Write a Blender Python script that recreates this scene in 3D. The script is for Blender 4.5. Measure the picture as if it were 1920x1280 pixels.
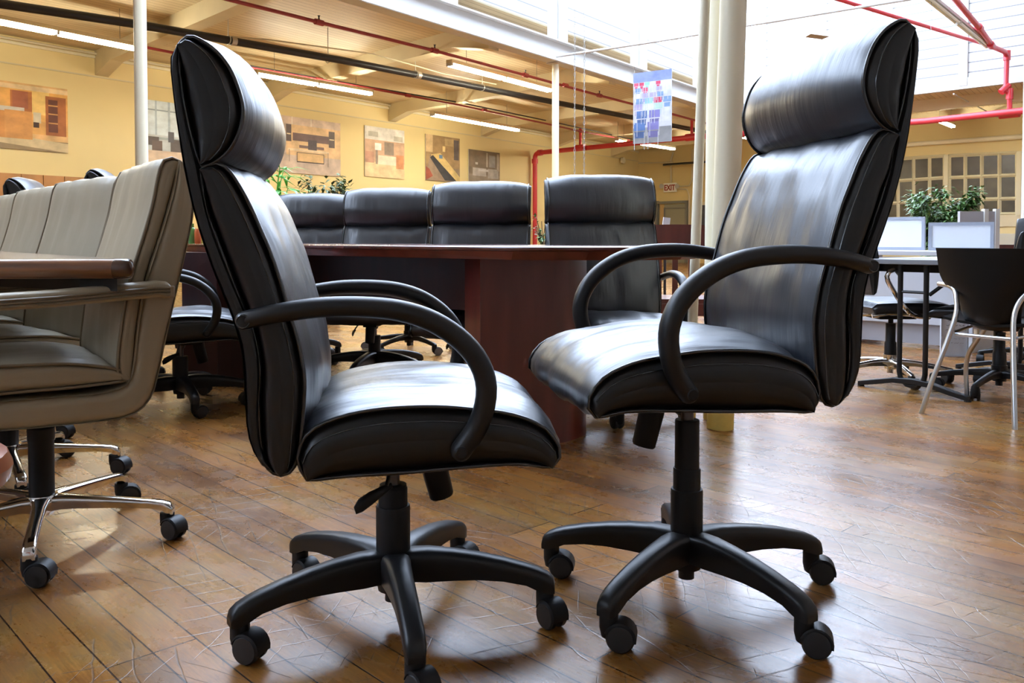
import bpy, bmesh, math, random
from mathutils import Vector, Matrix, noise
random.seed(7)
for o in list(bpy.data.objects): bpy.data.objects.remove(o)
sc = bpy.context.scene
COL = sc.collection
R = math.radians
# ------------------------------------------------------------------ camera
F_PX, HOR, CAM_H, PITCH = 1603.5, 448.2, 0.753, 0.031
CY = HOR + F_PX*math.tan(PITCH)
cd = bpy.data.cameras.new('camera'); cam = bpy.data.objects.new('camera', cd); COL.objects.link(cam)
cam.location = (0, 0, CAM_H); cam.rotation_euler = (math.pi/2-PITCH, 0, 0)
cd.sensor_width = 36; cd.sensor_fit = 'HORIZONTAL'; cd.lens = F_PX/1920*36
cd.shift_y = (CY-640)/1920; cd.clip_start = 0.02; cd.clip_end = 200
sc.camera = cam
# ------------------------------------------------------------------ light and exposure
w = bpy.data.worlds.new('daylight'); sc.world = w; w.use_nodes = True
bg = w.node_tree.nodes['Background']; bg.inputs[0].default_value = (0.66, 0.78, 1.0, 1); bg.inputs[1].default_value = 10.5
sc.view_settings.view_transform = 'Standard'; sc.view_settings.look = 'None'
sc.view_settings.exposure = 0.6; sc.view_settings.gamma = 1.0
TUBE_EMIT = 68.0

def ray(u, v):
    a = (u-960)/F_PX; b = -(v-CY)/F_PX
    return Vector((a, math.cos(PITCH)+b*math.sin(PITCH), b*math.cos(PITCH)-math.sin(PITCH)))
O = Vector((0, 0, CAM_H))
def PZ(u, v, z):
    r = ray(u, v); return O+r*((z-CAM_H)/r.z)
def PY(u, v, y):
    r = ray(u, v); return O+r*(y/r.y)
def PP(u, v, pt, n):
    r = ray(u, v); n = Vector((n[0], n[1], 0)); return O+r*((Vector((pt[0], pt[1], 0))-O).dot(n)/r.dot(n))
E1 = Vector((.59, .807, 0)).normalized()      # direction of the aisle, beam and posters wall
E2 = Vector((-.69, .72, 0)).normalized()      # direction of the floor boards and window wall
N1 = Vector((.807, -.59, 0))                  # out of the posters wall into the room
N2 = Vector((-.72, -.69, 0)).normalized()     # out of the window wall into the room

# ------------------------------------------------------------------ materials
MATS = {}
def mat(name, col, rough=.5, metal=0., spec=.5, coat=0., bump=None, var=None, emit=None, trans=None, coat_rough=.1):
    if name in MATS: return MATS[name]
    m = bpy.data.materials.new(name); m.use_nodes = True; nt = m.node_tree; N = nt.nodes; L = nt.links
    p = N['Principled BSDF']
    p.inputs['Base Color'].default_value = (*col, 1); p.inputs['Roughness'].default_value = rough
    p.inputs['Metallic'].default_value = metal; p.inputs['Specular IOR Level'].default_value = spec
    p.inputs['Coat Weight'].default_value = coat; p.inputs['Coat Roughness'].default_value = coat_rough
    tc = N.new('ShaderNodeTexCoord')
    if var:   # (scale xyz, amount)
        mp = N.new('ShaderNodeMapping'); mp.inputs['Scale'].default_value = var[0]; L.new(tc.outputs['Object'], mp.inputs[0])
        nz = N.new('ShaderNodeTexNoise'); nz.inputs['Scale'].default_value = 1; nz.inputs['Detail'].default_value = 5; L.new(mp.outputs[0], nz.inputs[0])
        cr = N.new('ShaderNodeValToRGB'); a = var[1]
        cr.color_ramp.elements[0].position = .3; cr.color_ramp.elements[1].position = .72
        cr.color_ramp.elements[0].color = (*[c*(1-a) for c in col], 1); cr.color_ramp.elements[1].color = (*[min(1, c*(1+a)) for c in col], 1)
        L.new(nz.outputs[0], cr.inputs[0]); L.new(cr.outputs[0], p.inputs['Base Color'])
    if bump:  # list of (scale xyz, strength, distance, detail)
        prev = None
        for s, st, di, de in bump:
            mp = N.new('ShaderNodeMapping'); mp.inputs['Scale'].default_value = s; L.new(tc.outputs['Object'], mp.inputs[0])
            nz = N.new('ShaderNodeTexNoise'); nz.inputs['Scale'].default_value = 1; nz.inputs['Detail'].default_value = de; L.new(mp.outputs[0], nz.inputs[0])
            b = N.new('ShaderNodeBump'); b.inputs['Strength'].default_value = st; b.inputs['Distance'].default_value = di
            L.new(nz.outputs[0], b.inputs['Height'])
            if prev: L.new(prev.outputs[0], b.inputs['Normal'])
            prev = b
        L.new(prev.outputs[0], p.inputs['Normal'])
    if emit:
        p.inputs['Emission Color'].default_value = (*emit[0], 1); p.inputs['Emission Strength'].default_value = emit[1]
    MATS[name] = m; return m

def planks(name, c1, c2, cm, width, length, mortar, ang, rough=.5, bumpd=.004, var=.25, coat=0):
    m = bpy.data.materials.new(name); m.use_nodes = True; nt = m.node_tree; N = nt.nodes; L = nt.links
    p = N['Principled BSDF']; p.inputs['Roughness'].default_value = rough; p.inputs['Coat Weight'].default_value = coat
    tc = N.new('ShaderNodeTexCoord'); mp = N.new('ShaderNodeMapping'); mp.vector_type = 'TEXTURE'
    if isinstance(ang, tuple): mp.inputs['Rotation'].default_value = ang
    else: mp.inputs['Rotation'].default_value = (0, 0, ang)
    L.new(tc.outputs['Object'], mp.inputs[0])
    br = N.new('ShaderNodeTexBrick'); br.offset = .37; br.squash = 1
    br.inputs['Scale'].default_value = 1; br.inputs['Brick Width'].default_value = length; br.inputs['Row Height'].default_value = width
    br.inputs['Mortar Size'].default_value = mortar; br.inputs['Mortar Smooth'].default_value = .3; br.inputs['Bias'].default_value = 0
    br.inputs['Color1'].default_value = (*c1, 1); br.inputs['Color2'].default_value = (*c2, 1); br.inputs['Mortar'].default_value = (*cm, 1)
    L.new(mp.outputs[0], br.inputs[0])
    L.new(br.outputs[0], p.inputs['Base Color'])
    b = N.new('ShaderNodeBump'); b.inputs['Strength'].default_value = .6; b.inputs['Distance'].default_value = bumpd; b.invert = True
    L.new(br.outputs['Fac'], b.inputs['Height']); L.new(b.outputs[0], p.inputs['Normal'])
    MATS[name] = m; return m

def floor_material():
    m = bpy.data.materials.new('worn_wood_floor'); m.use_nodes = True; nt = m.node_tree; N = nt.nodes; L = nt.links
    p = N['Principled BSDF']
    tc = N.new('ShaderNodeTexCoord'); mp = N.new('ShaderNodeMapping'); mp.vector_type = 'TEXTURE'
    mp.inputs['Rotation'].default_value = (0, 0, math.atan2(E2.y, E2.x)); mp.inputs['Location'].default_value = (.012, .026, 0)
    L.new(tc.outputs['Object'], mp.inputs[0])
    def nz(scale, vec_scale=(1, 1, 1), detail=6, rough=.6, src=None):
        q = N.new('ShaderNodeMapping'); q.inputs['Scale'].default_value = vec_scale; L.new((src or mp).outputs[0], q.inputs[0])
        n = N.new('ShaderNodeTexNoise'); n.inputs['Scale'].default_value = scale; n.inputs['Detail'].default_value = detail
        n.inputs['Roughness'].default_value = rough; L.new(q.outputs[0], n.inputs[0]); return n
    def ramp(inp, stops):
        r = N.new('ShaderNodeValToRGB'); els = r.color_ramp.elements
        while len(els) < len(stops): els.new(.5)
        for e, (pos, c) in zip(els, stops): e.position = pos; e.color = (*c, 1) if len(c) == 3 else c
        L.new(inp, r.inputs[0]); return r
    def mix(f, a, b, mode='MIX'):
        x = N.new('ShaderNodeMixRGB'); x.blend_type = mode
        if isinstance(f, float): x.inputs[0].default_value = f
        else: L.new(f, x.inputs[0])
        L.new(a, x.inputs[1]); L.new(b, x.inputs[2]); return x.outputs[0]
    br = N.new('ShaderNodeTexBrick'); br.offset = .37; br.offset_frequency = 3
    br.inputs['Scale'].default_value = 1; br.inputs['Brick Width'].default_value = 1.55; br.inputs['Row Height'].default_value = .0805
    br.inputs['Mortar Size'].default_value = .0017; br.inputs['Mortar Smooth'].default_value = .15
    br.inputs['Color1'].default_value = (.72, .72, .72, 1); br.inputs['Color2'].default_value = (1.12, 1.08, 1.02, 1); br.inputs['Mortar'].default_value = (.07, .05, .04, 1)
    L.new(mp.outputs[0], br.inputs[0])
    big = nz(1.5, (1, 1.6, 1), 8, .7)
    base = ramp(big.outputs[0], [(.28, (.095, .034, .009)), (.40, (.20, .076, .014)), (.50, (.30, .130, .025)), (.60, (.31, .165, .042)), (.72, (.24, .145, .062))])
    grain = nz(6, (1, 22, 1), 5, .6)
    g = ramp(grain.outputs[0], [(.3, (.66, .62, .58)), (.7, (1.15, 1.12, 1.1))])
    c = mix(.8, base.outputs[0], g.outputs[0], 'MULTIPLY')
    grey = nz(3.2, (.5, 2.2, 1), 9, .75)
    gf = ramp(grey.outputs[0], [(.50, (0, 0, 0)), (.70, (.5, .5, .5))])
    gc = N.new('ShaderNodeRGB'); gc.outputs[0].default_value = (.125, .100, .078, 1)
    c = mix(gf.outputs[0], c, gc.outputs[0])
    dark = nz(7, (.6, 1.7, 1), 10, .8)
    df = ramp(dark.outputs[0], [(.66, (0, 0, 0)), (.80, (.7, .7, .7))])
    dc = N.new('ShaderNodeRGB'); dc.outputs[0].default_value = (.035, .026, .022, 1)
    c = mix(df.outputs[0], c, dc.outputs[0])
    # scratches: thin warped wave bands
    scr = None
    for k, (ang, sc_, th) in enumerate([(.3, 5.1, .990), (1.9, 4.3, .991), (-.7, 7.0, .993), (1.2, 8.0, .993)]):
        q = N.new('ShaderNodeMapping'); q.inputs['Rotation'].default_value = (0, 0, ang); q.inputs['Location'].default_value = (k*3.1, k*1.7, 0); L.new(mp.outputs[0], q.inputs[0])
        wv = N.new('ShaderNodeTexWave'); wv.inputs['Scale'].default_value = sc_; wv.inputs['Distortion'].default_value = 2.6
        wv.inputs['Detail'].default_value = 3; wv.inputs['Detail Scale'].default_value = .8; L.new(q.outputs[0], wv.inputs[0])
        t = ramp(wv.outputs['Color'], [(th, (0, 0, 0)), (1.0, (1, 1, 1))])
        msk = nz(3.5, (1, 1, 1), 3, .6, q); mr = ramp(msk.outputs[0], [(.53, (0, 0, 0)), (.58, (1, 1, 1))])
        s = mix(1.0, t.outputs[0], mr.outputs[0], 'MULTIPLY')
        scr = s if scr is None else mix(1.0, scr, s, 'LIGHTEN')
    sc_col = N.new('ShaderNodeRGB'); sc_col.outputs[0].default_value = (.10, .075, .055, 1)
    sf = N.new('ShaderNodeMath'); sf.operation = 'MULTIPLY'; sf.inputs[1].default_value = .7; L.new(scr, sf.inputs[0])
    c = mix(sf.outputs[0], c, sc_col.outputs[0])
    vo = N.new('ShaderNodeTexVoronoi'); vo.inputs['Scale'].default_value = 9; L.new(mp.outputs[0], vo.inputs[0])
    vr = ramp(vo.outputs['Distance'], [(.030, (.8, .8, .8)), (.048, (0, 0, 0))])
    vm = nz(1.7, (1, 1, 1), 3, .5); vmr = ramp(vm.outputs[0], [(.48, (0, 0, 0)), (.52, (1, 1, 1))])
    vf = mix(1.0, vr.outputs[0], vmr.outputs[0], 'MULTIPLY'); c = mix(vf, c, dc.outputs[0])
    fg = nz(38, (1, 6, 1), 4, .7); fgr = ramp(fg.outputs[0], [(.3, (.72, .70, .68)), (.7, (1.18, 1.18, 1.18))])
    c = mix(.8, c, fgr.outputs[0], 'MULTIPLY')
    c = mix(1.0, c, br.outputs[0], 'MULTIPLY')
    L.new(c, p.inputs['Base Color'])
    rn = nz(4, (1, 1.5, 1), 8, .7)
    rr = ramp(rn.outputs[0], [(.3, (.20, .20, .20)), (.75, (.38, .38, .38))])
    L.new(rr.outputs[0], p.inputs['Roughness'])
    p.inputs['Specular IOR Level'].default_value = .5
    b1 = N.new('ShaderNodeBump'); b1.invert = True; b1.inputs['Strength'].default_value = .5; b1.inputs['Distance'].default_value = .0015
    L.new(br.outputs['Fac'], b1.inputs['Height'])
    b2 = N.new('ShaderNodeBump'); b2.inputs['Strength'].default_value = .25; b2.inputs['Distance'].default_value = .0025
    un = nz(9, (1, 2.5, 1), 6, .65); L.new(un.outputs[0], b2.inputs['Height']); L.new(b1.outputs[0], b2.inputs['Normal'])
    b3 = N.new('ShaderNodeBump'); b3.invert = True; b3.inputs['Strength'].default_value = .3; b3.inputs['Distance'].default_value = .001
    L.new(scr, b3.inputs['Height']); L.new(b2.outputs[0], b3.inputs['Normal'])
    L.new(b3.outputs[0], p.inputs['Normal'])
    return m

M = {}
M['leather'] = mat('black_leather', (.013, .0155, .022), .37, spec=.9, bump=[((2.2, 20, 2.2), .5, .008, 4), ((7, 34, 7), .25, .003, 3), ((420, 420, 420), .12, .0006, 2)])
M['leather_side'] = mat('black_leather_side', (.009, .0092, .0098), .36, spec=.42, bump=[((12, 8, 12), .35, .006, 3), ((420, 420, 420), .10, .0006, 2)])
M['piping'] = mat('black_piping', (.016, .017, .020), .22, spec=.8)
M['plastic'] = mat('black_plastic', (.010, .010, .011), .40, spec=.36, bump=[((600, 600, 600), .10, .0004, 2)])
M['plastic_dull'] = mat('dull_black_plastic', (.008, .008, .009), .5, spec=.28)
M['wheel'] = mat('dark_grey_wheel', (.022, .022, .023), .5, spec=.4)
M['wheel_grey'] = mat('grey_tyre', (.16, .16, .16), .5)
M['steel'] = mat('dark_steel', (.10, .10, .11), .3, metal=1)
M['tan'] = mat('tan_leather', (.40, .35, .25), .36, spec=.5, bump=[((4, 12, 3), .3, .008, 3), ((380, 380, 380), .12, .0006, 2)])
M['tan_shell'] = mat('tan_leather_shell', (.36, .30, .20), .42, spec=.45, bump=[((380, 380, 380), .12, .0006, 2)])
M['tan_trim'] = mat('tan_leather_trim', (.22, .175, .11), .4)
M['chrome'] = mat('polished_chrome', (.78, .78, .78), .10, metal=1)
M['silver'] = mat('satin_silver', (.62, .63, .65), .28, metal=1)
M['cherry'] = mat('cherry_veneer', (.115, .020, .014), .30, spec=.5, var=((14, 14, 2.2), .35), coat=.15)
M['cherry_top'] = mat('cherry_tabletop', (.09, .020, .014), .22, spec=.6, var=((3, 20, 3), .3), coat=.4)
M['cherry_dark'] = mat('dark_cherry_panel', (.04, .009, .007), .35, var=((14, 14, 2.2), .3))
M['walnut'] = mat('walnut_edge', (.20, .080, .032), .28, var=((2.5, 2.5, 90), .55), coat=.5, coat_rough=.08)
M['walnut_dark'] = mat('dark_walnut_corner', (.07, .028, .014), .2, coat=.8, var=((30, 30, 30), .3), coat_rough=.06)
M['walnut_top'] = mat('walnut_tabletop', (.20, .10, .05), .22, spec=.6, var=((20, 2, 3), .3), coat=.6)
M['orange_wood'] = mat('orange_stained_wood', (.30, .08, .025), .32, var=((6, 6, 30), .3), coat=.5)
M['yellow_wall'] = mat('yellow_paint', (.82, .67, .33), .6, var=((.7, .7, .7), .05))
M['cream'] = mat('cream_paint', (.84, .77, .57), .45, var=((3, 3, 1), .04))
M['beam_cream'] = mat('cream_ceiling_paint', (.70, .61, .40), .6, var=((2, 2, 2), .06))
M['white'] = mat('white_paint', (.56, .55, .52), .5, var=((2, 2, 2), .03))
M['red'] = mat('red_pipe_paint', (.60, .035, .045), .38)
M['red_dull'] = mat('dull_red_pipe_paint', (.33, .035, .04), .45)
M['black_pipe'] = mat('black_iron_pipe', (.020, .021, .026), .38)
M['galv'] = mat('galvanised_metal', (.55, .54, .50), .4, metal=.8)
M['conduit'] = mat('painted_conduit', (.70, .63, .45), .5)
M['grey_wire'] = mat('grey_wire', (.30, .29, .27), .5)
M['tube'] = mat('fluorescent_tube', (1, 1, 1), .4, emit=((1.0, .93, .72), TUBE_EMIT))
M['tube_off'] = mat('unlit_tube', (.82, .84, .70), .35)
M['ply_black'] = mat('black_lacquered_ply', (.006, .006, .006), .38, spec=.22)
M['laminate'] = mat('grey_laminate', (.20, .205, .22), .3)
M['lam_white'] = mat('white_laminate', (.52, .54, .58), .4)
M['lam_grey'] = mat('light_grey_laminate', (.36, .36, .39), .45)
M['frost'] = mat('frosted_panel', (.74, .76, .79), .25)
M['alu'] = mat('aluminium_frame', (.40, .43, .50), .35, metal=.3)
M['pane'] = mat('dirty_window_pane', (.075, .064, .046), .22, var=((2, 2, 3), .35))
M['frame_cream'] = mat('cream_window_frame', (.72, .66, .44), .5)
M['door_grey'] = mat('grey_green_door_paint', (.33, .32, .24), .5)
M['frame_grey'] = mat('grey_door_frame', (.22, .22, .20), .5)
M['wains'] = mat('wood_panelling', (.50, .24, .075), .4, var=((3, 3, 1), .2))
M['leaf_bright'] = mat('bright_palm_leaf', (.10, .42, .06), .4)
M['leaf'] = mat('ficus_leaf', (.08, .17, .035), .4, var=((30, 30, 30), .5))
M['leaf_olive'] = mat('olive_leaf', (.085, .12, .035), .45, var=((30, 30, 30), .5))
M['bark'] = mat('thin_bark', (.12, .08, .05), .8)
M['terracotta'] = mat('dark_pot', (.10, .06, .045), .6)
M['black'] = mat('flat_black', (.006, .006, .006), .6)
M['dk_fabric'] = mat('black_fabric', (.012, .012, .014), .8)
M['grey_fabric'] = mat('grey_fabric', (.42, .42, .42), .85)
M['paper'] = mat('white_paper', (.66, .66, .67), .6)
M['ink'] = mat('dark_ink', (.05, .05, .06), .6)
M['red_ink'] = mat('red_lettering', (.34, .03, .015), .5)
M['yellow_paint'] = mat('yellow_base_paint', (.72, .52, .12), .5, var=((20, 20, 20), .12))
M['fan_brown'] = mat('fan_blade_brown', (.38, .33, .26), .5)
M['glass_green'] = mat('green_bottle', (.12, .28, .06), .15)
M['can_orange'] = mat('orange_can', (.75, .16, .04), .3)
M['can_yellow'] = mat('yellow_can', (.75, .6, .12), .3)
M['floor'] = floor_material()
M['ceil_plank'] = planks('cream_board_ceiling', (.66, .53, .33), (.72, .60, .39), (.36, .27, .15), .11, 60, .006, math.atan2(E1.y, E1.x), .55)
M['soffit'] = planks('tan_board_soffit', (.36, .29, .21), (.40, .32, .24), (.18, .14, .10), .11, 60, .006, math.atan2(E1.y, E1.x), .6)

def clapboard(name, width, c, line):   # horizontal boards driven by height
    m = bpy.data.materials.new(name); m.use_nodes = True; nt = m.node_tree; N = nt.nodes; L = nt.links
    p = N['Principled BSDF']; p.inputs['Roughness'].default_value = .5
    tc = N.new('ShaderNodeTexCoord'); sp = N.new('ShaderNodeSeparateXYZ'); L.new(tc.outputs['Object'], sp.inputs[0])
    a = N.new('ShaderNodeMath'); a.operation = 'DIVIDE'; a.inputs[1].default_value = width; L.new(sp.outputs[2], a.inputs[0])
    f = N.new('ShaderNodeMath'); f.operation = 'FRACT'; L.new(a.outputs[0], f.inputs[0])
    g = N.new('ShaderNodeMath'); g.operation = 'LESS_THAN'; g.inputs[1].default_value = .12; L.new(f.outputs[0], g.inputs[0])
    x = N.new('ShaderNodeMixRGB'); x.inputs[1].default_value = (*c, 1); x.inputs[2].default_value = (*line, 1); L.new(g.outputs[0], x.inputs[0])
    L.new(x.outputs[0], p.inputs['Base Color'])
    b = N.new('ShaderNodeBump'); b.inputs['Strength'].default_value = .4; b.inputs['Distance'].default_value = .01; L.new(f.outputs[0], b.inputs['Height']); L.new(b.outputs[0], p.inputs['Normal'])
    MATS[name] = m; return m
M['clap'] = clapboard('white_clapboard', .19, (.55, .55, .53), (.17, .17, .17))

_flat = {}
def flat(c, rough=.45):
    k = tuple(round(x, 3) for x in c)
    if k not in _flat:
        _flat[k] = mat('print_%d_%d_%d' % tuple(int(x*255) for x in k), k, rough, spec=.3, var=((5, 5, 7), .22))
    return _flat[k]

# ------------------------------------------------------------------ mesh builder
class MB:
    def __init__(s): s.v = []; s.f = []; s.m = []; s.cur = 0
    def add(s, vs, fs):
        b = len(s.v); s.v += [Vector(x) for x in vs]
        for f in fs: s.f.append([b+i for i in f]); s.m.append(s.cur)
        return s
    def box(s, c, size, rot=None):
        hx, hy, hz = [x/2 for x in size]; c = Vector(c)
        vs = [Vector((x, y, z)) for x in (-hx, hx) for y in (-hy, hy) for z in (-hz, hz)]
        if rot is not None:
            if not isinstance(rot, Matrix): rot = Matrix.Rotation(rot, 3, 'Z')
            vs = [rot @ q for q in vs]
        return s.add([c+q for q in vs], [(0, 1, 3, 2), (4, 6, 7, 5), (0, 4, 5, 1), (2, 3, 7, 6), (0, 2, 6, 4), (1, 5, 7, 3)])
    def loft(s, rings, closed=False, caps=True):
        n = len(rings[0]); b = []; fs = []; vs = []
        for r in rings: vs += [Vector(q) for q in r]
        k = len(rings)
        for i in range(k if closed else k-1):
            j = (i+1) % k
            for a in range(n):
                c = (a+1) % n; fs.append((i*n+a, i*n+c, j*n+c, j*n+a))
        if caps and not closed:
            fs.append(tuple(range(n-1, -1, -1))); fs.append(tuple((k-1)*n+a for a in range(n)))
        return s.add(vs, fs)
    def tube(s, path, rad, seg=12, caps=True, closed=False, up=None, flat=1.0, rcap=False):
        path = [Vector(q) for q in path]; n = len(path)
        if not isinstance(rad, (list, tuple)): rad = [rad]*n
        rings = []; prev = None
        for i, q in enumerate(path):
            if closed: t = path[(i+1) % n]-path[i-1]
            else: t = path[min(i+1, n-1)]-path[max(i-1, 0)]
            t.normalize()
            if up is not None: a = Vector(up)
            elif prev is None: a = Vector((0, 0, 1)) if abs(t.z) < .9 else Vector((1, 0, 0))
            else: a = prev
            a = (a-t*a.dot(t)).normalized(); prev = a; b = t.cross(a)
            rings.append([q+a*math.cos(2*math.pi*k/seg)*rad[i]*flat+b*math.sin(2*math.pi*k/seg)*rad[i] for k in range(seg)])
        if rcap and not closed:
            for end in (0, 1):
                src = rings[0] if end == 0 else rings[-1]; q = path[0] if end == 0 else path[-1]
                d = (path[0]-path[1] if end == 0 else path[-1]-path[-2]).normalized(); r = rad[0] if end == 0 else rad[-1]
                ex = []
                for a in (.35, .7, 1.05, 1.4):
                    ex.append([q+(x-q)*math.cos(a)+d*r*math.sin(a)*.9 for x in src])
                if end == 0: rings = ex[::-1]+rings
                else: rings = rings+ex
        return s.loft(rings, closed=closed, caps=caps)
    def cyl(s, a, b, r, seg=20, r2=None): return s.tube([a, b], [r, r if r2 is None else r2], seg)
    def lathe(s, prof, origin=(0, 0, 0), axis=(0, 0, 1), seg=28):
        ax = Vector(axis).normalized(); u = Vector((1, 0, 0)) if abs(ax.x) < .9 else Vector((0, 1, 0)); u = (u-ax*u.dot(ax)).normalized(); v = ax.cross(u); o = Vector(origin)
        rings = [[o+ax*z+(u*math.cos(2*math.pi*k/seg)+v*math.sin(2*math.pi*k/seg))*max(r, 1e-4) for k in range(seg)] for r, z in prof]
        return s.loft(rings)
    def prism(s, poly, z0, z1):
        n = len(poly); vs = [(x, y, z0) for x, y in poly]+[(x, y, z1) for x, y in poly]
        fs = [tuple(range(n-1, -1, -1)), tuple(range(n, 2*n))]+[(i, (i+1) % n, n+(i+1) % n, n+i) for i in range(n)]
        return s.add(vs, fs)
    def build(s, name, mats, parent=None, smooth=35, bevel=0, kind=None, label=None):
        me = bpy.data.meshes.new(name); me.from_pydata([tuple(q) for q in s.v], [], s.f)
        if not isinstance(mats, (list, tuple)): mats = [mats]
        for x in mats: me.materials.append(x)
        for p_, i in zip(me.polygons, s.m): p_.material_index = i
        bm = bmesh.new(); bm.from_mesh(me); bmesh.ops.recalc_face_normals(bm, faces=bm.faces); bm.to_mesh(me); bm.free()
        if smooth:
            for p_ in me.polygons: p_.use_smooth = True
            me.set_sharp_from_angle(angle=R(smooth))
        me.update()
        o = bpy.data.objects.new(name, me); COL.objects.link(o)
        if parent: o.parent = parent
        if bevel:
            b = o.modifiers.new('bevel', 'BEVEL'); b.width = bevel; b.segments = 2; b.limit_method = 'ANGLE'; b.angle_limit = R(40)
        if kind: o['kind'] = kind
        if label: o['label'] = label
        return o

def thing(name, label, cat, loc=(0, 0, 0), rz=0, group=None):
    o = bpy.data.objects.new(name, None); COL.objects.link(o); o.location = loc; o.rotation_euler = (0, 0, rz)
    o.empty_display_size = .1; o['label'] = label; o['category'] = cat
    if group: o['group'] = group
    return o
def tag(o, label, cat, group=None):
    o['label'] = label; o['category'] = cat
    if group: o['group'] = group
    return o
KIDS = {}
def dup(o, parent=None):
    c = o.copy(); COL.objects.link(c)
    if parent is not None: c.parent = parent
    for ch in [x for x in bpy.data.objects if x.parent == o]: dup(ch, c)
    return c
def dup_at(o, loc, rz, label, dz=None):
    c = dup(o); c.location = loc; c.rotation_euler = (0, 0, rz); c['label'] = label; return c

def crom(pts, n):
    P = [Vector(q) for q in pts]; P = [P[0]*2-P[1]]+P+[P[-1]*2-P[-2]]; m = len(P)-3
    # parametrise by chord length
    L = [0]
    for i in range(1, m+1): L.append(L[-1]+(P[i+1]-P[i]).length)
    out = []
    for k in range(n):
        d = L[-1]*k/(n-1); i = 0
        while i < m-1 and L[i+1] < d: i += 1
        t = (d-L[i])/max(L[i+1]-L[i], 1e-9); a, b, c, e = P[i], P[i+1], P[i+2], P[i+3]
        out.append(.5*((2*b)+(c-a)*t+(2*a-5*b+4*c-e)*t*t+(3*b-a-3*c+e)*t*t*t))
    return out

def cushion(front, rear, W, cf, cr, dz=0, n=30, nt=36, wr=.0022, seed=0, dome=.014, fl=(4, 16, 4)):
    """Upholstered block: side profile between two curves, wrapped across the width. Returns (skin, sides, piping)."""
    A = crom([(s, z) for s, z in front], n); B = crom([(s, z) for s, z in rear], n)
    mid = [(a+b)/2 for a, b in zip(A, B)]
    loop = A+B[::-1]; mids = mid+mid[::-1]; N = len(loop)
    c = [0]*N; nor = []
    area = sum(loop[i].x*loop[(i+1) % N].y-loop[(i+1) % N].x*loop[i].y for i in range(N))
    sg = 1 if area > 0 else -1
    for i in range(N):
        t = loop[(i+1) % N]-loop[i-1]
        if t.length < 1e-6: t = loop[(i+2) % N]-loop[i-2]
        t.normalize(); nor.append(Vector((t.y, -t.x))*sg)
    for i in range(n): c[i] = cf*min(1, 3.5*min(i, n-1-i)/(n-1)+.35)
    for i in range(n, N): c[i] = cr
    skin = MB(); rings = []
    for k in range(nt+1):
        u = -math.cos(math.pi*k/nt); u = .55*u+.45*(2*k/nt-1); t = u*W
        e = 1-abs(u)**3.2; ring = []
        for i, q in enumerate(loop):
            wv = noise.noise(Vector((q.x*fl[0]+seed, t*fl[1], q.y*fl[2])))*wr*2+noise.noise(Vector((q.x*14+seed, t*34, q.y*14)))*wr*.8
            d = c[i]*e+(wv*min(1, (1-abs(u))*8+.15) if i < n else 0)
            p = q+nor[i]*d; ring.append((p.x, t, p.y+dz))
        rings.append(ring)
    skin.loft(rings, caps=False)
    S_ = []; P_ = []; T_ = []
    for sgn in (-1, 1):
        sides = MB(); pipe = MB(); seam = MB()
        rr = []
        for kk, off in ((1, 0), (.95, -.008), (.84, -.003), (.62, dome*.8), (.35, dome), (.1, dome), (.0, dome*.98)):
            ring = []
            for i, q in enumerate(loop):
                p = mids[i]+(q-mids[i])*kk
                ww = noise.noise(Vector((q.x*30+seed, sgn*3, q.y*30)))*.003*(1-abs(2*kk-1))
                ring.append((p.x, sgn*(W+off+ww), p.y+dz))
            rr.append(ring)
        sides.loft(rr, caps=False)
        pts = [Vector((q.x+nor[i].x*.0015, sgn*(W+.0005), q.y+nor[i].y*.0015+dz)) for i, q in enumerate(loop) if i not in (n, N-1)]
        pipe.tube(pts, .0036, 8, closed=True)
        st = [mids[i]+(loop[i]-mids[i])*.60 for i in range(2, n-2)]
        seam.tube([Vector((q.x, sgn*(W+dome*.84), q.y+dz)) for q in st], .0010, 5)
        S_.append(sides); P_.append(pipe); T_.append(seam)
    return skin, S_, P_, T_
def trimmings(so, sd, pp, sm, m_side, m_pipe):
    for x in sd: x.build('side_panel', m_side, so, smooth=60)
    for x in pp or []: x.build('piping', m_pipe, so, smooth=80)
    for x in sm or []: x.build('stitching', m_pipe, so)

# ------------------------------------------------------------------ executive chair
HEAD_F = [(-.338, 1.062), (-.323, 1.077), (-.303, 1.071), (-.28, 1.054), (-.26, 1.027), (-.247, .994), (-.241, .967), (-.243, .943), (-.251, .919), (-.267, .894), (-.288, .878), (-.305, .872)]
HEAD_R = [(-.338, 1.060), (-.334, 1.0), (-.324, .94), (-.313, .895), (-.305, .872)]
BACK_F = [(-.306, .866), (-.285, .874), (-.267, .867), (-.25, .843), (-.232, .809), (-.215, .769), (-.199, .73), (-.183, .68), (-.170, .63), (-.158, .59), (-.15, .55), (-.146, .513), (-.15, .452), (-.155, .41), (-.160, .385), (-.170, .368), (-.184, .363)]
BACK_R = [(-.306, .864), (-.296, .80), (-.283, .76), (-.262, .70), (-.240, .64), (-.224, .60), (-.215, .544), (-.217, .5), (-.217, .454), (-.215, .42), (-.210, .388), (-.199, .370), (-.184, .363)]
SEAT_T = [(-.140, .354), (-.155, .383), (-.15, .412), (-.129, .437), (-.079, .457), (-.014, .467), (.071, .468), (.139, .461), (.201, .451), (.251, .431), (.277, .405), (.286, .38), (.272, .360)]
SEAT_B = [(-.139, .353), (-.079, .358), (.028, .361), (.12, .366), (.214, .368), (.270, .359)]
SHELL_R = [(-.338, 1.066), (-.35, 1.042), (-.347, .989), (-.338, .914), (-.329, .854), (-.312, .778), (-.29, .708), (-.264, .64), (-.253, .605), (-.243, .56), (-.24, .5), (-.237, .44), (-.226, .401), (-.210, .376), (-.194, .368)]
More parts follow.
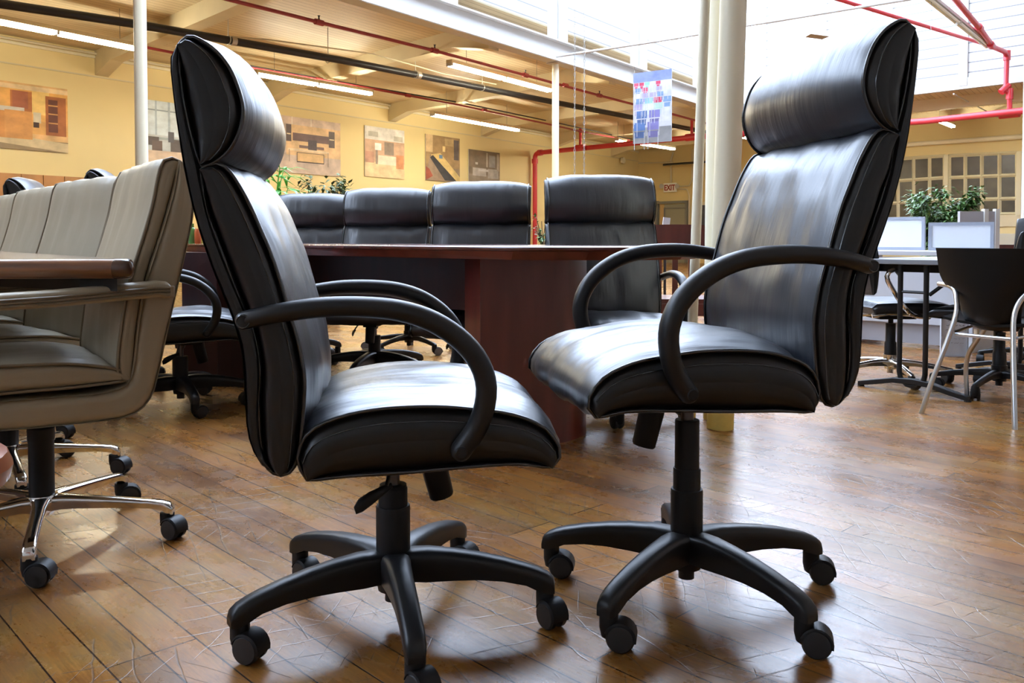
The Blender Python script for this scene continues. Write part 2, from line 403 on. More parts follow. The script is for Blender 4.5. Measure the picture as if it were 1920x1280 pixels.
SHELL_F = [(-.338, 1.064), (-.335, 1.005), (-.325, .936), (-.311, .884), (-.303, .84), (-.289, .775), (-.262, .70), (-.238, .64), (-.222, .60), (-.214, .544), (-.218, .454), (-.212, .4), (-.196, .370)]
ARM = [(-.236, .6225, .272), (-.20, .631, .281), (-.173, .636, .285), (-.11, .6435, .287), (-.042, .643, .288), (.014, .636, .288), (.064, .619, .288), (.108, .59, .288), (.138, .556, .287), (.153, .518, .286), (.152, .478, .283), (.138, .437, .277), (.112, .399, .272)]

def caster(parent, ang, swivel, Rr=.300, zt=.068, wheel_mat=None, twin=True):
    """Caster under a leg tip; body with hood, two wheels as sub-parts."""
    px, py = Rr*math.cos(ang), Rr*math.sin(ang); c, s = math.cos(swivel), math.sin(swivel)
    d = Vector((c, s, 0)); l = Vector((-s, c, 0)); P0 = Vector((px, py, 0)); C = P0+d*.022+Vector((0, 0, .0265))
    b = MB()
    b.lathe([(.0, zt), (.0165, zt), (.0175, zt-.004), (.0175, .040), (.014, .024), (.006, .018)], P0)
    # hood
    rings = []
    for k in range(11):
        a = R(-12+k*17.5)
        rings.append([C+d*math.cos(a)*rr+Vector((0, 0, math.sin(a)*rr))+l*t for rr, t in ((.0262, -.020), (.0295, -.0185), (.0295, .0185), (.0262, .020), (.0255, 0))])
    b.loft(rings)
    b.cyl(C-l*.006, C+l*.006, .020, 20)
    b.box(P0+d*.010+Vector((0, 0, .036)), (.026, .014, .030), swivel)
    o = b.build('caster', M['plastic_dull'], parent)
    for sg in (-1, 1):
        wl = MB(); wl.lathe([(.0, .0055), (.022, .0055), (.0265, .0085), (.0265, .0165), (.0235, .0205), (.0, .0225)], C, l*sg, 26)
        wl.build('wheel', wheel_mat or M['wheel'], o)
    return o

def leg_mesh(ang, prof):
    """prof: list of (r, ztop, zbot, halfwidth_top, halfwidth_bottom)."""
    c, s = math.cos(ang), math.sin(ang); d = Vector((c, s, 0)); l = Vector((-s, c, 0)); b = MB(); rings = []
    for r, zt, zb, wt, wb in prof:
        h = zt-zb; rd = min(.35*h, .012); ring = []
        pts = [(-wb, zb), (wb, zb), (wb+(wt-wb)*.6, zb+h*.5), (wt, zt-rd), (wt*.86, zt-rd*.35), (wt*.5, zt), (-wt*.5, zt), (-wt*.86, zt-rd*.35), (-wt, zt-rd), (-(wb+(wt-wb)*.6), zb+h*.5)]
        rings.append([d*r+l*x+Vector((0, 0, z)) for x, z in pts])
    b.loft(rings); return b
EXEC_LEG = [(.015, .139, .088, .031, .030), (.04, .143, .086, .029, .027), (.07, .145, .084, .026, .022), (.12, .142, .087, .023, .019), (.17, .136, .089, .0215, .0175), (.22, .127, .087, .0205, .017), (.265, .116, .080, .020, .0175), (.287, .109, .070, .0195, .0175), (.305, .101, .064, .0185, .017), (.316, .092, .064, .0165, .016), (.3195, .080, .0645, .014, .014)]

def five_star(t, phi, swivels, leg_prof=EXEC_LEG, m=None, wheel=None, smooth=50, rr=.300):
    m = m or M['plastic']
    b = MB(); b.lathe([(.030, .062), (.034, .085), (.036, .12), (.036, .139), (.0, .139)]); b.cyl((0, 0, .04), (0, 0, .085), .0165)
    hub = b.build('base_hub', m, t)
    for k in range(5):
        a = phi+k*2*math.pi/5
        leg_mesh(a, leg_prof).build('leg', m, t, smooth=smooth)
        caster(t, a, swivels[k % len(swivels)], rr, wheel_mat=wheel)
    return hub

def exec_chair(label, lift, phi, swivels, group=None, tt=1.0, name='executive_chair'):
    """Facing +X, origin on the floor under the column."""
    t = thing(name, label, 'chair', group=group)
    five_star(t, phi, swivels)
    top = .345+lift
    b = MB()
    b.lathe([(.0335, .136), (.0335, .225), (.0325, .229), (.0, .229)])
    if lift > -.04:
        b.lathe([(.0285, .20), (.0285, .262+lift*.1), (.0275, .265+lift*.1), (0, .265+lift*.1)])
        if lift > .04: b.lathe([(.0255, .25), (.0255, top-.055), (.0245, top-.052), (0, top-.052)])
        else: b.lathe([(.0265, .25), (.0265, .270), (0, .271)])
    b.build('column_cover', M['plastic_dull'], t)
    b = MB(); b.cyl((0, 0, .2), (0, 0, top), .0135, 18); b.lathe([(.020, top-.035), (.024, top-.012), (.03, top)])
    b.build('gas_lift', M['steel'], t)
    b = MB(); b.box((.02, 0, top+.008), (.23, .13, .022)); b.box((.045, 0, top-.004), (.10, .075, .03))
    for yy in (-.066, .066):
        for xx in (0.0, .05): b.cyl((xx, yy-.002, top+.008), (xx, yy+.002, top+.008), .005, 10)
    b.build('seat_mechanism', M['plastic_dull'], t, bevel=.002)
    b = MB(); b.tube([(.075, 0, top+.0), (.078, 0, top-.03), (.0955, 0, top-.100), (.0965, 0, top-.104)], [.026, .0265, .0245, .022], 24)
    b.build('tension_knob', M['plastic_dull'], t)
    b = MB(); b.tube([(-.0, -.055, top+.003), (-.004, -.095, top-.02), (-.012, -.115, top-.045)], .004, 8)
    b.build('lever_rod', M['steel'], t)
    b = MB()
    rings = []
    for k, (q, wdt, th) in enumerate([((-.002, -.108, top-.046), .005, .005), ((-.018, -.118, top-.052), .008, .006), ((-.040, -.130, top-.062), .012, .007), ((-.058, -.138, top-.072), .0125, .007), ((-.068, -.142, top-.080), .007, .005)]):
        q = Vector(q); rings.append([q+Vector((-.2, .95, -.1))*math.sin(2*math.pi*j/12)*th*.9+Vector((-.3, .0, .95))*math.cos(2*math.pi*j/12)*wdt for j in range(12)])
    b.loft(rings); b.build('lever', M['plastic_dull'], t)
    # seat
    sk, sd, pp, sm = cushion(SEAT_T, SEAT_B, .245, .024, .0, lift, seed=1.3*tt, wr=.0042, fl=(5, 12, 5))
    so = sk.build('seat', M['leather'], t, smooth=60); trimmings(so, sd, pp, sm, M['leather_side'], M['piping'])
    sk, sd, pp, sm = cushion(BACK_F, BACK_R, .243, .020, 0, lift, n=46, seed=4.1*tt, wr=.0038, fl=(3, 14, 3))
    so = sk.build('backrest', M['leather'], t, smooth=60); trimmings(so, sd, pp, sm, M['leather_side'], M['piping'])
    sk, sd, pp, sm = cushion(HEAD_F, HEAD_R, .243, .028, 0, lift, seed=7.7*tt, wr=.0014, fl=(3, 10, 3))
    so = sk.build('headrest', M['leather'], t, smooth=60); trimmings(so, sd, pp, sm, M['leather_side'], M['piping'])
    sk, sd, pp, sm = cushion(SHELL_F, SHELL_R, .249, 0, .006, lift, seed=2, wr=0, dome=.004)
    for k in sd:
        b0 = len(sk.v); sk.v += k.v; sk.f += [[b0+i for i in f] for f in k.f]; sk.m += k.m
    sk.build('back_shell', M['leather_side'], t, smooth=50)
    for sg in (-1, 1):
        path = crom([(s, y*sg, z+lift) for s, z, y in ARM], 40)
        rad = [.0150+.0030*math.sin(min(1, k/26)*math.pi/2) for k in range(40)]
        b = MB(); b.tube(path, rad, 20, up=(0, 1, 0), flat=1.18, rcap=True)
        ao = b.build('armrest', M['plastic'], t, smooth=60)
        b = MB()
        b.cyl((-.2345, sg*.2885, .6225+lift), (-.2345, sg*.2912, .6225+lift), .0085, 20)
        b.build('bolt_hole', M['black'], ao)
        b = MB(); b.tube([(-.2345+.0098*math.cos(2*math.pi*k/20), sg*.2905, .6225+lift+.0098*math.sin(2*math.pi*k/20)) for k in range(20)], .0016, 6, closed=True); b.build('bolt_rim', M['piping'], ao)
        b = MB(); b.lathe([(.0105, 0), (.0105, .0035), (.0085, .005), (0, .005)], (.112, sg*.2915, .401+lift), (0, sg, 0), 20)
        b.cyl((.112, sg*.24, .401+lift), (.112, sg*.285, .401+lift), .009, 12)
        b.build('bolt_cap', M['plastic_dull'], ao)
    return t

# ------------------------------------------------------------------ the setting
def quad(name, pts, m, kind='structure', thick=0):
    b = MB(); pts = [Vector(q) for q in pts]
    b.add(pts, [tuple(range(len(pts)))])
    return b.build(name, m, smooth=0, kind=kind)
CORNER = Vector((4.2, 28.5, 0))                 # posters wall meets exit wall
def slab(name, a, b_, z0, z1, thick, nrm, m, kind='structure'):
    """vertical slab from a to b_, front face on the a-b line, thickness away from nrm"""
    a = Vector(a); b_ = Vector(b_); n = Vector(nrm)*thick; q = MB()
    q.prism([(a.x, a.y), (b_.x, b_.y), (b_.x-n.x, b_.y-n.y), (a.x-n.x, a.y-n.y)], z0, z1)
    return q.build(name, m, smooth=0, kind=kind)
fl = MB(); fl.add([(-32, -14, 0), (34, -14, 0), (34, 34, 0), (-32, 34, 0)], [(0, 1, 2, 3)]); fl.build('floor', M['floor'], smooth=0, kind='structure')
CZ = 3.74
WL0 = CORNER-E1*44
slab('wall_left', WL0, CORNER, 0, 4.0, .3, N1, M['yellow_wall'])
WB1 = CORNER-E2*26
slab('wall_back', CORNER, WB1, 0, 4.0, .3, N2, M['yellow_wall'])
BL = Vector((.655, 12.95, 0))                   # foot of the second round column on the I-beam line
def onbeam(t, off=0): return BL+E1*t-N1*off     # off > 0 is towards the posters wall
NC = onbeam(8.74)                               # corner of the raised nave
# aisle ceiling over the posters side and over the far bay
a0 = onbeam(-26); q = MB()
q.add([a0+Vector((0, 0, CZ)), NC+Vector((0, 0, CZ)), CORNER+E1*1.5+Vector((0, 0, CZ)), WL0+Vector((0, 0, CZ))], [(0, 1, 2, 3)])
e3 = NC-E2*22
q.add([NC+Vector((0, 0, CZ)), e3+Vector((0, 0, CZ)), WB1+Vector((0, 0, CZ)), CORNER+Vector((0, 0, CZ))], [(0, 1, 2, 3)])
q.build('ceiling', M['ceil_plank'], smooth=0, kind='structure')
# far nave wall of white clapboard, its trim
slab('wall_clapboard', NC, e3, CZ-.04, 7.2, .15, N2, M['clap'])
slab('trim_1', NC+N2*.04, e3+N2*.04, CZ-.05, CZ+.16, .06, N2, M['white'])
# battens on the clapboard
for n_, u_ in enumerate((1430, 1542, 1665, 1806)):
    c = PP(u_, 200, NC, N2); c.z = 0
    q = MB(); q.box(c+N2*.03+Vector((0, 0, 5.4)), (.16, .05, 3.3), math.atan2(E2.y, E2.x)); q.build('trim_%d' % (n_+2), M['white'], kind='structure', smooth=0)
# side wall and wall behind the photographer
RW0 = NC-E2*15.5+E1*0; RW1 = RW0-E1*40
slab('wall_right', RW0+E1*9, RW1, 0, 4.3, .3, -N1, mat('dim_wall', (.34, .31, .27), .7))
slab('wall_front', (18, -7.5, 0), (-28, -7.5, 0), 0, 7.2, .3, (0, 1, 0), mat('dim_wall', (.34, .31, .27), .7))
# nave roof: boarded towards the viewer's back, added unseen skylight strip ahead for more daylight
ROOF_Z = 7.2; SKY1 = 4.6; SKYT = 17.0
def on_roof(t, s): p = NC-E1*t-E2*s; return Vector((p.x, p.y, ROOF_Z))
q = MB(); q.add([on_roof(-.2, SKY1), on_roof(40, SKY1), on_roof(40, 24), on_roof(-.2, 24)], [(0, 1, 2, 3)]); q.add([on_roof(SKYT, -.6), on_roof(40, -.6), on_roof(40, SKY1), on_roof(SKYT, SKY1)], [(0, 1, 2, 3)])
q.build('ceiling_nave', M['white'], smooth=0, kind='structure')
# clerestory: I-beam, posts, siding band, soffit
ang1 = math.atan2(E1.y, E1.x); ang2 = math.atan2(E2.y, E2.x)
q = MB(); mid = onbeam(-8.63); Ls = 34.8
for zc, w_, h_ in ((3.41, .19, .022), (3.719, .19, .022), (3.565, .02, .30)):
    q.box(mid+Vector((0, 0, zc)), (Ls, w_, h_), ang1)
o = q.build('steel_beam', M['white'], smooth=0); tag(o, 'long white painted steel I-beam running above the cream columns', 'beam')
for k in range(-4, 4):
    t_ = .15+2.6*k
    q = MB(); q.box(onbeam(t_, 0)+Vector((0, 0, 4.29)), (.13, .16, 1.12), ang1); q.box(onbeam(t_-.16, .05)+Vector((0, 0, 4.29)), (.12, .10, 1.12), ang1)
    q.build('trim_%d' % (20+k), M['white'], kind='structure', smooth=0)
slab('trim_6', onbeam(-26, .55), onbeam(8.7, .55), 4.16, 4.62, .06, N1, M['clap'])
q = MB(); a, b_, c, d = onbeam(-26, .55), onbeam(8.7, .55), onbeam(8.7, 3.2), onbeam(-26, 3.2)
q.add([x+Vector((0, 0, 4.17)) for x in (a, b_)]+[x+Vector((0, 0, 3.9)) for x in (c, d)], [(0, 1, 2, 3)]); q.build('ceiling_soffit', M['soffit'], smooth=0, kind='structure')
# clerestory glazing bars (white) above the siding and across the added roof skylight
q = MB()
for k in range(-9, 4):
    q.box(onbeam(.15+2.6*k, .58)+Vector((0, 0, 5.9)), (.07, .07, 2.6), ang1)
q.box(onbeam(-8.6, .58)+Vector((0, 0, 7.15)), (34.6, .1, .1), ang1)
q.build('window_1', M['white'], smooth=0, kind='structure')
gl = bpy.data.materials.new('clear_glazing'); gl.use_nodes = True; nt = gl.node_tree; nt.nodes.clear()
o1 = nt.nodes.new('ShaderNodeOutputMaterial'); tr = nt.nodes.new('ShaderNodeBsdfTransparent'); tr.inputs[0].default_value = (.93, .95, .96, 1)
gs = nt.nodes.new('ShaderNodeBsdfGlossy'); gs.inputs['Roughness'].default_value = .05; mx = nt.nodes.new('ShaderNodeMixShader'); mx.inputs[0].default_value = .05
nt.links.new(tr.outputs[0], mx.inputs[1]); nt.links.new(gs.outputs[0], mx.inputs[2]); nt.links.new(mx.outputs[0], o1.inputs[0])
q = MB(); q.add([onbeam(-26, .58)+Vector((0, 0, 4.62)), onbeam(8.7, .58)+Vector((0, 0, 4.62)), onbeam(8.7, .58)+Vector((0, 0, 7.2)), onbeam(-26, .58)+Vector((0, 0, 7.2))], [(0, 1, 2, 3)])
q.add([on_roof(-.2, -.6), on_roof(SKYT, -.6), on_roof(SKYT, SKY1), on_roof(-.2, SKY1)], [(0, 1, 2, 3)])  # roof pane of the added skylight, lets extra daylight into the nave
q.build('window_2', gl, smooth=0, kind='structure')
q = MB()
for k in range(7):
    p_ = on_roof(k*2.65, SKY1/2); q.box(p_, (SKY1+.8, .09, .14), ang2)
q.build('added_skylight_bars', M['white'], smooth=0, kind='structure')
# cross beams under the aisle ceiling
n_ = 7
for t_ in (-14.6, -11.3, -8.0, -4.7, -1.4, 1.9, 5.2, 8.5, 11.8):
    a = onbeam(t_, 0) if t_ < 8.6 else onbeam(t_, -.2); 
    s_ = 6.35; b_ = a-N1*s_*1.02+E1*(-.217*s_)*0
    a2 = onbeam(t_, .1); q = MB()
    dr = E2; ln = 6.4
    # haunched underside: deep at both ends
    c0 = a2; c1 = a2+dr*ln; wv = E1*.11
    vs = []
    for fr, zb in ((0, 3.36), (.12, 3.50), (.88, 3.50), (1, 3.34)):
        c = c0+dr*ln*fr
        vs += [c-wv+Vector((0, 0, zb)), c+wv+Vector((0, 0, zb)), c+wv+Vector((0, 0, CZ)), c-wv+Vector((0, 0, CZ))]
    fs = []
    for i in range(3):
        for j in range(4): fs.append((i*4+j, i*4+(j+1) % 4, (i+1)*4+(j+1) % 4, (i+1)*4+j))
    fs += [(0, 1, 2, 3), (12, 13, 14, 15)]
    q.add(vs, fs); q.build('trim_%d' % (40+n_), M['beam_cream'], smooth=0, kind='structure'); n_ += 1
# beams in the far bay, beside the window wall
for k, (s_, z_) in enumerate(((1.2, 3.5), (3.2, 3.55), (5.4, 3.45))):
    c = NC-E2*9+(-N2)*s_*1.0
    q = MB(); q.box(c+Vector((0, 0, (z_+CZ)/2)), (26, .14, CZ-z_), ang2); q.build('trim_%d' % (60+k), M['beam_cream'], smooth=0, kind='structure')
# ledge line on walls
slab('trim_7', WL0+N1*.02, CORNER+N1*.02, 3.325, 3.345, .02, N1, M['beam_cream'])
slab('trim_8', WL0+N1*.03, CORNER+N1*.03, 3.62, 3.66, .03, N1, M['cream'])
# wood panelling at the left
pw = PP(158, 400, CORNER, N1)
a = PP(-700, 400, CORNER, N1); a.z = 0; pw.z = 0
q = MB()
L_ = (pw-a).length; nb = 16
for k in range(nb):
    c = a+(pw-a)*((k+.5)/nb); q.box(c+N1*.02+Vector((0, 0, .85)), (L_/nb-.012, .03, 1.62), ang1)
zt_ = PP(80, 328.5, CORNER, N1).z
for v in q.v: v.z *= zt_/1.66
q.build('wall_panelling', M['wains'], smooth=0, kind='structure')

# ------------------------------------------------------------------ posters
def wall_rect(u0, u1, v0l, v0r, v1l, v1r=None):
    A = PP(u0, v0l, CORNER+N1*.03, N1); B = PP(u1, v0r, CORNER+N1*.03, N1); C = PP(u0, v1l, CORNER+N1*.03, N1)
    return A, B, (A.z+B.z)/2, C.z
def poster(label, rect, shapes, bgc):
    A, B, zt, zb = rect; a = Vector((A.x, A.y, 0)); w = Vector((B.x-A.x, B.y-A.y, 0)); h = zt-zb
    t = thing('wall_poster', label, 'poster', a+w/2+Vector((0, 0, zb)), group='photographic posters on the yellow wall')
    off = Vector(t.location)
    q = MB(); c = a+w/2; q.box(Vector((0, 0, h/2))-N1*.008, (w.length, .012, h), ang1); q.build('panel', M['paper'], t, smooth=0)
    q = MB(); mats = [flat(bgc)]; idx = {tuple(bgc): 0}
    def P(u, v, lay): return a+w*u+Vector((0, 0, zb+h*v))+N1*(.0005+.0004*lay)-off
    q.add([P(0, 0, 0), P(1, 0, 0), P(1, 1, 0), P(0, 1, 0)], [(0, 1, 2, 3)])
    for lay, (poly, col) in enumerate(shapes):
        if len(poly) == 2: (x0, y0), (x1, y1) = poly; poly = [(x0, y0), (x1, y0), (x1, y1), (x0, y1)]
        k = tuple(col)
        if k not in idx: idx[k] = len(mats); mats.append(flat(col))
        q.cur = idx[k]; q.add([P(x, y, lay+1) for x, y in poly], [tuple(range(len(poly)))])
    q.build('print', mats, t, smooth=0)
    return t
OR, DO, BR, DB, CRM = (.62, .28, .08), (.38, .13, .04), (.22, .07, .03), (.06, .03, .02), (.75, .62, .42)
poster('large orange-toned poster of wooden office desks and bookshelf', wall_rect(-60, 126, 143, 166, 272), [
    ([(0, .0), (1, .16)], (.30, .22, .12)), ([(0, .12), (1, .0), (1, .14), (0, .26)], (.62, .50, .30)), ([(0, .25), (1, .95)], (.78, .42, .12)), ([(.4, .3), (.62, .88)], (.45, .16, .05)), ([(.42, .62), (.58, .88)], (.36, .12, .06)),
    ([(.62, .55), (.80, .95)], (.85, .58, .2)), ([(0, .16), (.54, .62)], OR), ([(0, .56), (.54, .63)], (.62, .58, .5)), ([(.34, .16), (.62, .58)], (.66, .32, .1)), ([(.62, .25), (.8, .45)], (.7, .38, .12)), ([(.76, .25), (.98, .85)], DO), ([(.79, .3), (.89, .8)], (.15, .05, .03)),
    ([(.79, .43), (.89, .45)], (.6, .3, .1)), ([(.79, .57), (.89, .59)], (.6, .3, .1)), ([(.79, .70), (.89, .72)], (.6, .3, .1)), ([(.63, .42), (.71, .58)], (.62, .55, .4)), ([(.63, .35), (.69, .43)], DB), ([(.2, .9), (1, .97)], (.8, .6, .35))], (.72, .45, .2))
poster('poster of a glass-walled office with a dark desk', wall_rect(266, 352, 186, 196, 303), [
    ([(0, 0), (1, .22)], (.72, .56, .42)), ([(0, .2), (1, .45)], (.55, .6, .62)), ([(0, .45), (1, 1)], (.66, .76, .82)), ([(0, .84), (1, .86)], (.3, .38, .45)), ([(.27, .45), (.31, 1)], (.42, .52, .6)), ([(.55, .4), (.6, 1)], (.42, .52, .6)),
    ([(0, .28), (.35, .42)], (.10, .08, .08)), ([(.2, .2), (.42, .36)], (.14, .1, .09)), ([(.35, .38), (.8, .42)], (.35, .42, .45)), ([(.6, .2), (.9, .40)], (.12, .1, .1)), ([(.55, .35), (.68, .52)], (.1, .1, .12))], (.7, .76, .8))
poster('poster of a pale maple office suite with curved desk', wall_rect(521, 638, 216, 230, 322), [
    ([(0, 0), (1, .32)], (.60, .48, .40)), ([(0, .32), (1, .86)], (.72, .50, .28)), ([(0, .86), (1, 1)], (.66, .52, .42)), ([(0, .32), (.12, .86)], (.52, .42, .36)), ([(.22, .58), (.80, .72)], (.16, .10, .10)), ([(.12, .56), (.20, .86)], (.12, .09, .09)), ([(.80, .52), (.9, .82)], (.12, .09, .09)), ([(.13, .68), (.19, .70)], CRM), ([(.81, .66), (.89, .68)], CRM),
    ([(.32, .46), (.72, .51)], (.20, .13, .12)), ([(.46, .42), (.6, .62)], (.09, .07, .08)), ([(.14, .40), (.8, .44)], (.78, .62, .42)), ([(.28, .2), (.72, .38)], (.10, .08, .07)), ([(.29, .22), (.71, .37)], (.72, .48, .24)), ([(.16, .2), (.17, .42)], (.3, .25, .2)), ([(.78, .16), (.79, .42)], (.3, .25, .2)), ([(.2, .86), (.22, 1)], (.8, .7, .6)), ([(.5, .86), (.52, 1)], (.8, .7, .6))], (.62, .5, .42))
poster('washed-out poster of a reception desk with white flowers', wall_rect(684, 758, 236, 244, 330), [
    ([(0, 0), (1, .3)], (.74, .56, .34)), ([(0, .3), (1, .8)], (.58, .38, .26)), ([(0, .74), (1, 1)], (.74, .72, .68)), ([(.48, .46), (.72, .72)], (.28, .22, .18)), ([(0, .28), (.22, .5)], (.5, .28, .2)), ([(.32, .26), (.78, .44)], (.78, .70, .56)), ([(.78, .2), (.98, .48)], (.62, .28, .14)), ([(.26, .26), (.31, .56)], (.3, .24, .2)), ([(.24, .54), (.40, .68)], (.85, .84, .8)), ([(.08, .8), (.32, .9)], (.5, .48, .42)), ([(.72, .76), (.95, .86)], (.5, .48, .42))], (.72, .68, .62))
poster('poster of a long boardroom table lined with black chairs', wall_rect(798, 862, 251, 260, 337), [
    ([(0, .3), (1, 1)], (.36, .24, .12)), ([(0, .62), (.2, 1)], (.62, .46, .26)), ([(.82, .5), (.97, .95)], (.12, .10, .10)), ([(.55, .8), (.8, .96)], (.5, .36, .18)), ([(.10, .56), (.42, .62), (1, .12), (1, 0), (.85, .0)], (.70, .52, .22)), ([(0, .1), (.12, .58), (.78, .0), (0, 0)], (.30, .22, .16)), ([(.12, .5), (.2, .56), (.9, .02), (.55, .02)], (.05, .05, .06)), ([(.0, .0), (.2, .1), (.1, .25), (0, .3)], (.30, .08, .05)), ([(.38, .5), (.48, .58)], (.15, .25, .4)), ([(.48, .66), (.56, .78)], (.8, .62, .3))], (.3, .22, .15))
poster('small dark poster of a lounge with pale chairs', wall_rect(879, 937, 279, 287, 340), [
    ([(0, 0), (1, .25)], (.3, .24, .18)), ([(0, .25), (1, 1)], (.22, .17, .12)), ([(.12, .2), (.55, .45)], (.5, .46, .42)), ([(.6, .15), (.95, .45)], (.42, .38, .34)), ([(.55, .5), (.6, .95)], (.5, .44, .36)), ([(.64, .5), (.84, .88)], (.30, .28, .26)), ([(.2, .55), (.28, .62)], (.7, .68, .64)), ([(.3, .35), (.62, .42)], (.62, .6, .58)), ([(.9, .4), (.97, .95)], (.42, .34, .26))], (.16, .12, .09))

# ------------------------------------------------------------------ hanging sign with coloured chairs, hung across the nave
HD = 12.2
A_, B_ = PY(1188, 138, HD), PY(1260, 128, HD-.35); zb_ = PY(1188, 270, HD).z; zt_ = A_.z
t = thing('hanging_sign', 'hanging panel printed with rows of multicoloured stacking chairs', 'sign', ((A_.x+B_.x)/2, (A_.y+B_.y)/2, zb_))
w_ = Vector((B_.x-A_.x, B_.y-A_.y, 0)); h_ = zt_-zb_; sa = math.atan2(w_.y, w_.x); nn = Vector((w_.y, -w_.x, 0)).normalized()
q = MB(); q.box((0, 0, h_/2), (w_.length, .012, h_), sa); q.build('panel', M['paper'], t, smooth=0)
q = MB(); mats = []; 
def PPs(u, v, lay): return w_*(u-.5)+Vector((0, 0, h_*v))+nn*(.0066+.0003*lay)
def prt(x0, y0, x1, y1, col, lay):
    col = tuple(v*v*.62+.02 for v in col)
    if flat(col) not in mats: mats.append(flat(col))
    q.cur = mats.index(flat(col)); q.add([PPs(x0, y0, lay), PPs(x1, y0, lay), PPs(x1, y1, lay), PPs(x0, y1, lay)], [(0, 1, 2, 3)])
prt(0, 0, 1, 1, (.80, .80, .84), 0); prt(0, 0, 1, .22, (.50, .50, .50), 1); prt(0, .86, 1, 1, (.50, .56, .78), 1)
cs = [(.80, .20, .34), (.55, .78, .82), (.82, .86, .82), (.66, .62, .80), (.92, .90, .92), (.66, .80, .72), (.86, .32, .44), (.45, .58, .74)]
rnd = random.Random(3)
for row in range(7):
    y_ = .30+.085*row if row > 1 else .18+.17*row; sz = (.30, .28, .22, .2, .17, .15, .12)[row]; nc = int(1/(sz*1.15))+1
    for k in range(nc):
        x_ = (k+.2*(row % 2))*sz*1.2+.02
        if x_+sz > 1: continue
        c_ = rnd.choice(cs) if row > 1 else ((.28, .42, .66) if k == 0 else (.46, .44, .70))
        prt(x_, y_, x_+sz, y_+sz*.38, c_, 3); prt(x_+.02, y_-sz*.35, x_+sz-.02, y_-sz*.05, tuple(.8*v for v in c_) if row < 2 else c_, 2)
        prt(x_+.01, y_-sz*.9, x_+.025, y_-sz*.1, (.75, .76, .78), 4); prt(x_+sz-.03, y_-sz*.9, x_+sz-.015, y_-sz*.1, (.75, .76, .78), 4)
q.build('print', mats, t, smooth=0)
q = MB()
for u in (.03, .97):
    p_ = PPs(u, 1, 0); q.cyl(p_, p_+Vector((0, 0, 3.3)), .002, 6)
q.build('hanging_wire', M['grey_wire'], t)

# ------------------------------------------------------------------ ceiling services
def pipe(name, pts, r, m, label, cat, joints=None, group=None, jr=1.5, jm=None, elbow=True, seg=14):
    pts = [Vector(p_) for p_ in pts]
    q = MB(); q.tube(pts, r, seg)
    if joints:
        o = thing(name, label, cat, pts[0], group=group); off = pts[0]
        for v in q.v: v -= off
        q.build('pipe', m, o)
        for j in joints:
            (p_, d_, L_) = j; d_ = Vector(d_).normalized(); p_ = Vector(p_)-off
            k = MB(); k.cyl(p_-d_*L_/2, p_+d_*L_/2, r*jr, 16); k.build('coupling', jm or m, o)
        return o
    o = q.build(name, m); tag(o, label, cat, group); return o
Z1 = 3.30
bp = [PZ(-60, -2, Z1), PZ(254, 45, Z1), PZ(640, 113, Z1), PZ(1031, 190, Z1), PZ(1190, 221, Z1), PZ(1330, 249, Z1)]
bd = bp[3]-bp[2]
pipe('drain_pipe', bp, .052, M['black_pipe'], 'thick black iron drain pipe slung under the ceiling boards', 'pipe',
     joints=[(PZ(437, 77, Z1), bd, .07), (PZ(784, 141, Z1), bd, .07), (PZ(1036, 191, Z1), bd, .07)], jr=1.14, jm=M['galv'])
for k, u_ in enumerate((428, 615, 779, 904)):
    i = 1
    v_ = {428: 75, 615: 110, 779: 139, 904: 164}[u_]
    p_ = PZ(u_, v_, Z1); q = MB(); q.cyl(p_+Vector((0, 0, .05)), (p_.x, p_.y, CZ-.004), .006, 8)
    rng = [p_+Vector((0, 0, math.cos(a)*.058))+bd.cross(Vector((0, 0, 1))).normalized()*math.sin(a)*.058 for a in [2*math.pi*j/20 for j in range(20)]]
    q.tube(rng, .007, 6, closed=True); tag(q.build('pipe_hanger', M['galv']), {428: 'hanger on the black drain pipe directly above the left tall headrest', 615: 'hanger on the black drain pipe above the maple suite poster', 779: 'hanger on the black drain pipe above the pale reception poster', 904: 'hanger on the black drain pipe under the near end of a fluorescent strip'}[u_], 'pipe hanger', 'hangers along the black drain pipe')
Z2 = 3.32
rp = [PZ(u, v, Z2) for u, v in ((380, -13), (595, 41), (815, 95), (985, 141), (1124, 179), (1186, 195), (1265, 215), (1345, 237))]
rd = rp[3]-rp[2]
def tee(p_, d_): return (p_, d_, .12)
sp1 = pipe('sprinkler_pipe', rp, .022, M['red_dull'], 'thin dark red sprinkler pipe nearest the white steel beam', 'pipe',
     joints=[tee(PZ(u, v, Z2), rd) for u, v in ((598, 42), (815, 95), (985, 141), (1124, 179), (1060, 160))], jr=1.6)
for u_, v_ in ((598, 42), (815, 95), (985, 141), (1124, 179)):
    p_ = PZ(u_, v_, Z2); q = MB(); q.lathe([(.006, .02), (.014, .03), (.008, .055), (.012, .075), (.02, .08), (.0, .085)], p_-rp[0], seg=12); q.build('sprinkler_head', M['steel'], sp1)
rp2 = [PZ(u, v, 3.42) for u, v in ((200, 73), (265, 87), (437, 121), (697, 166), (861, 197), (1025, 232), (1088, 246), (1180, 263))]
pipe('sprinkler_pipe', rp2, .020, M['red_dull'], 'thin dark red sprinkler pipe nearest the posters wall', 'pipe',
     joints=[tee(PZ(u, v, 3.42), rp2[4]-rp2[3]) for u, v in ((598, 149), (765, 179), (908, 206), (1088, 246))], jr=1.6)
pipe('conduit', [PZ(u, v, 3.52) for u, v in ((437, 118), (697, 164), (861, 192), (1025, 226), (1190, 262))], .014, M['black_pipe'], 'thin black conduit running beside the far red sprinkler pipe', 'conduit')
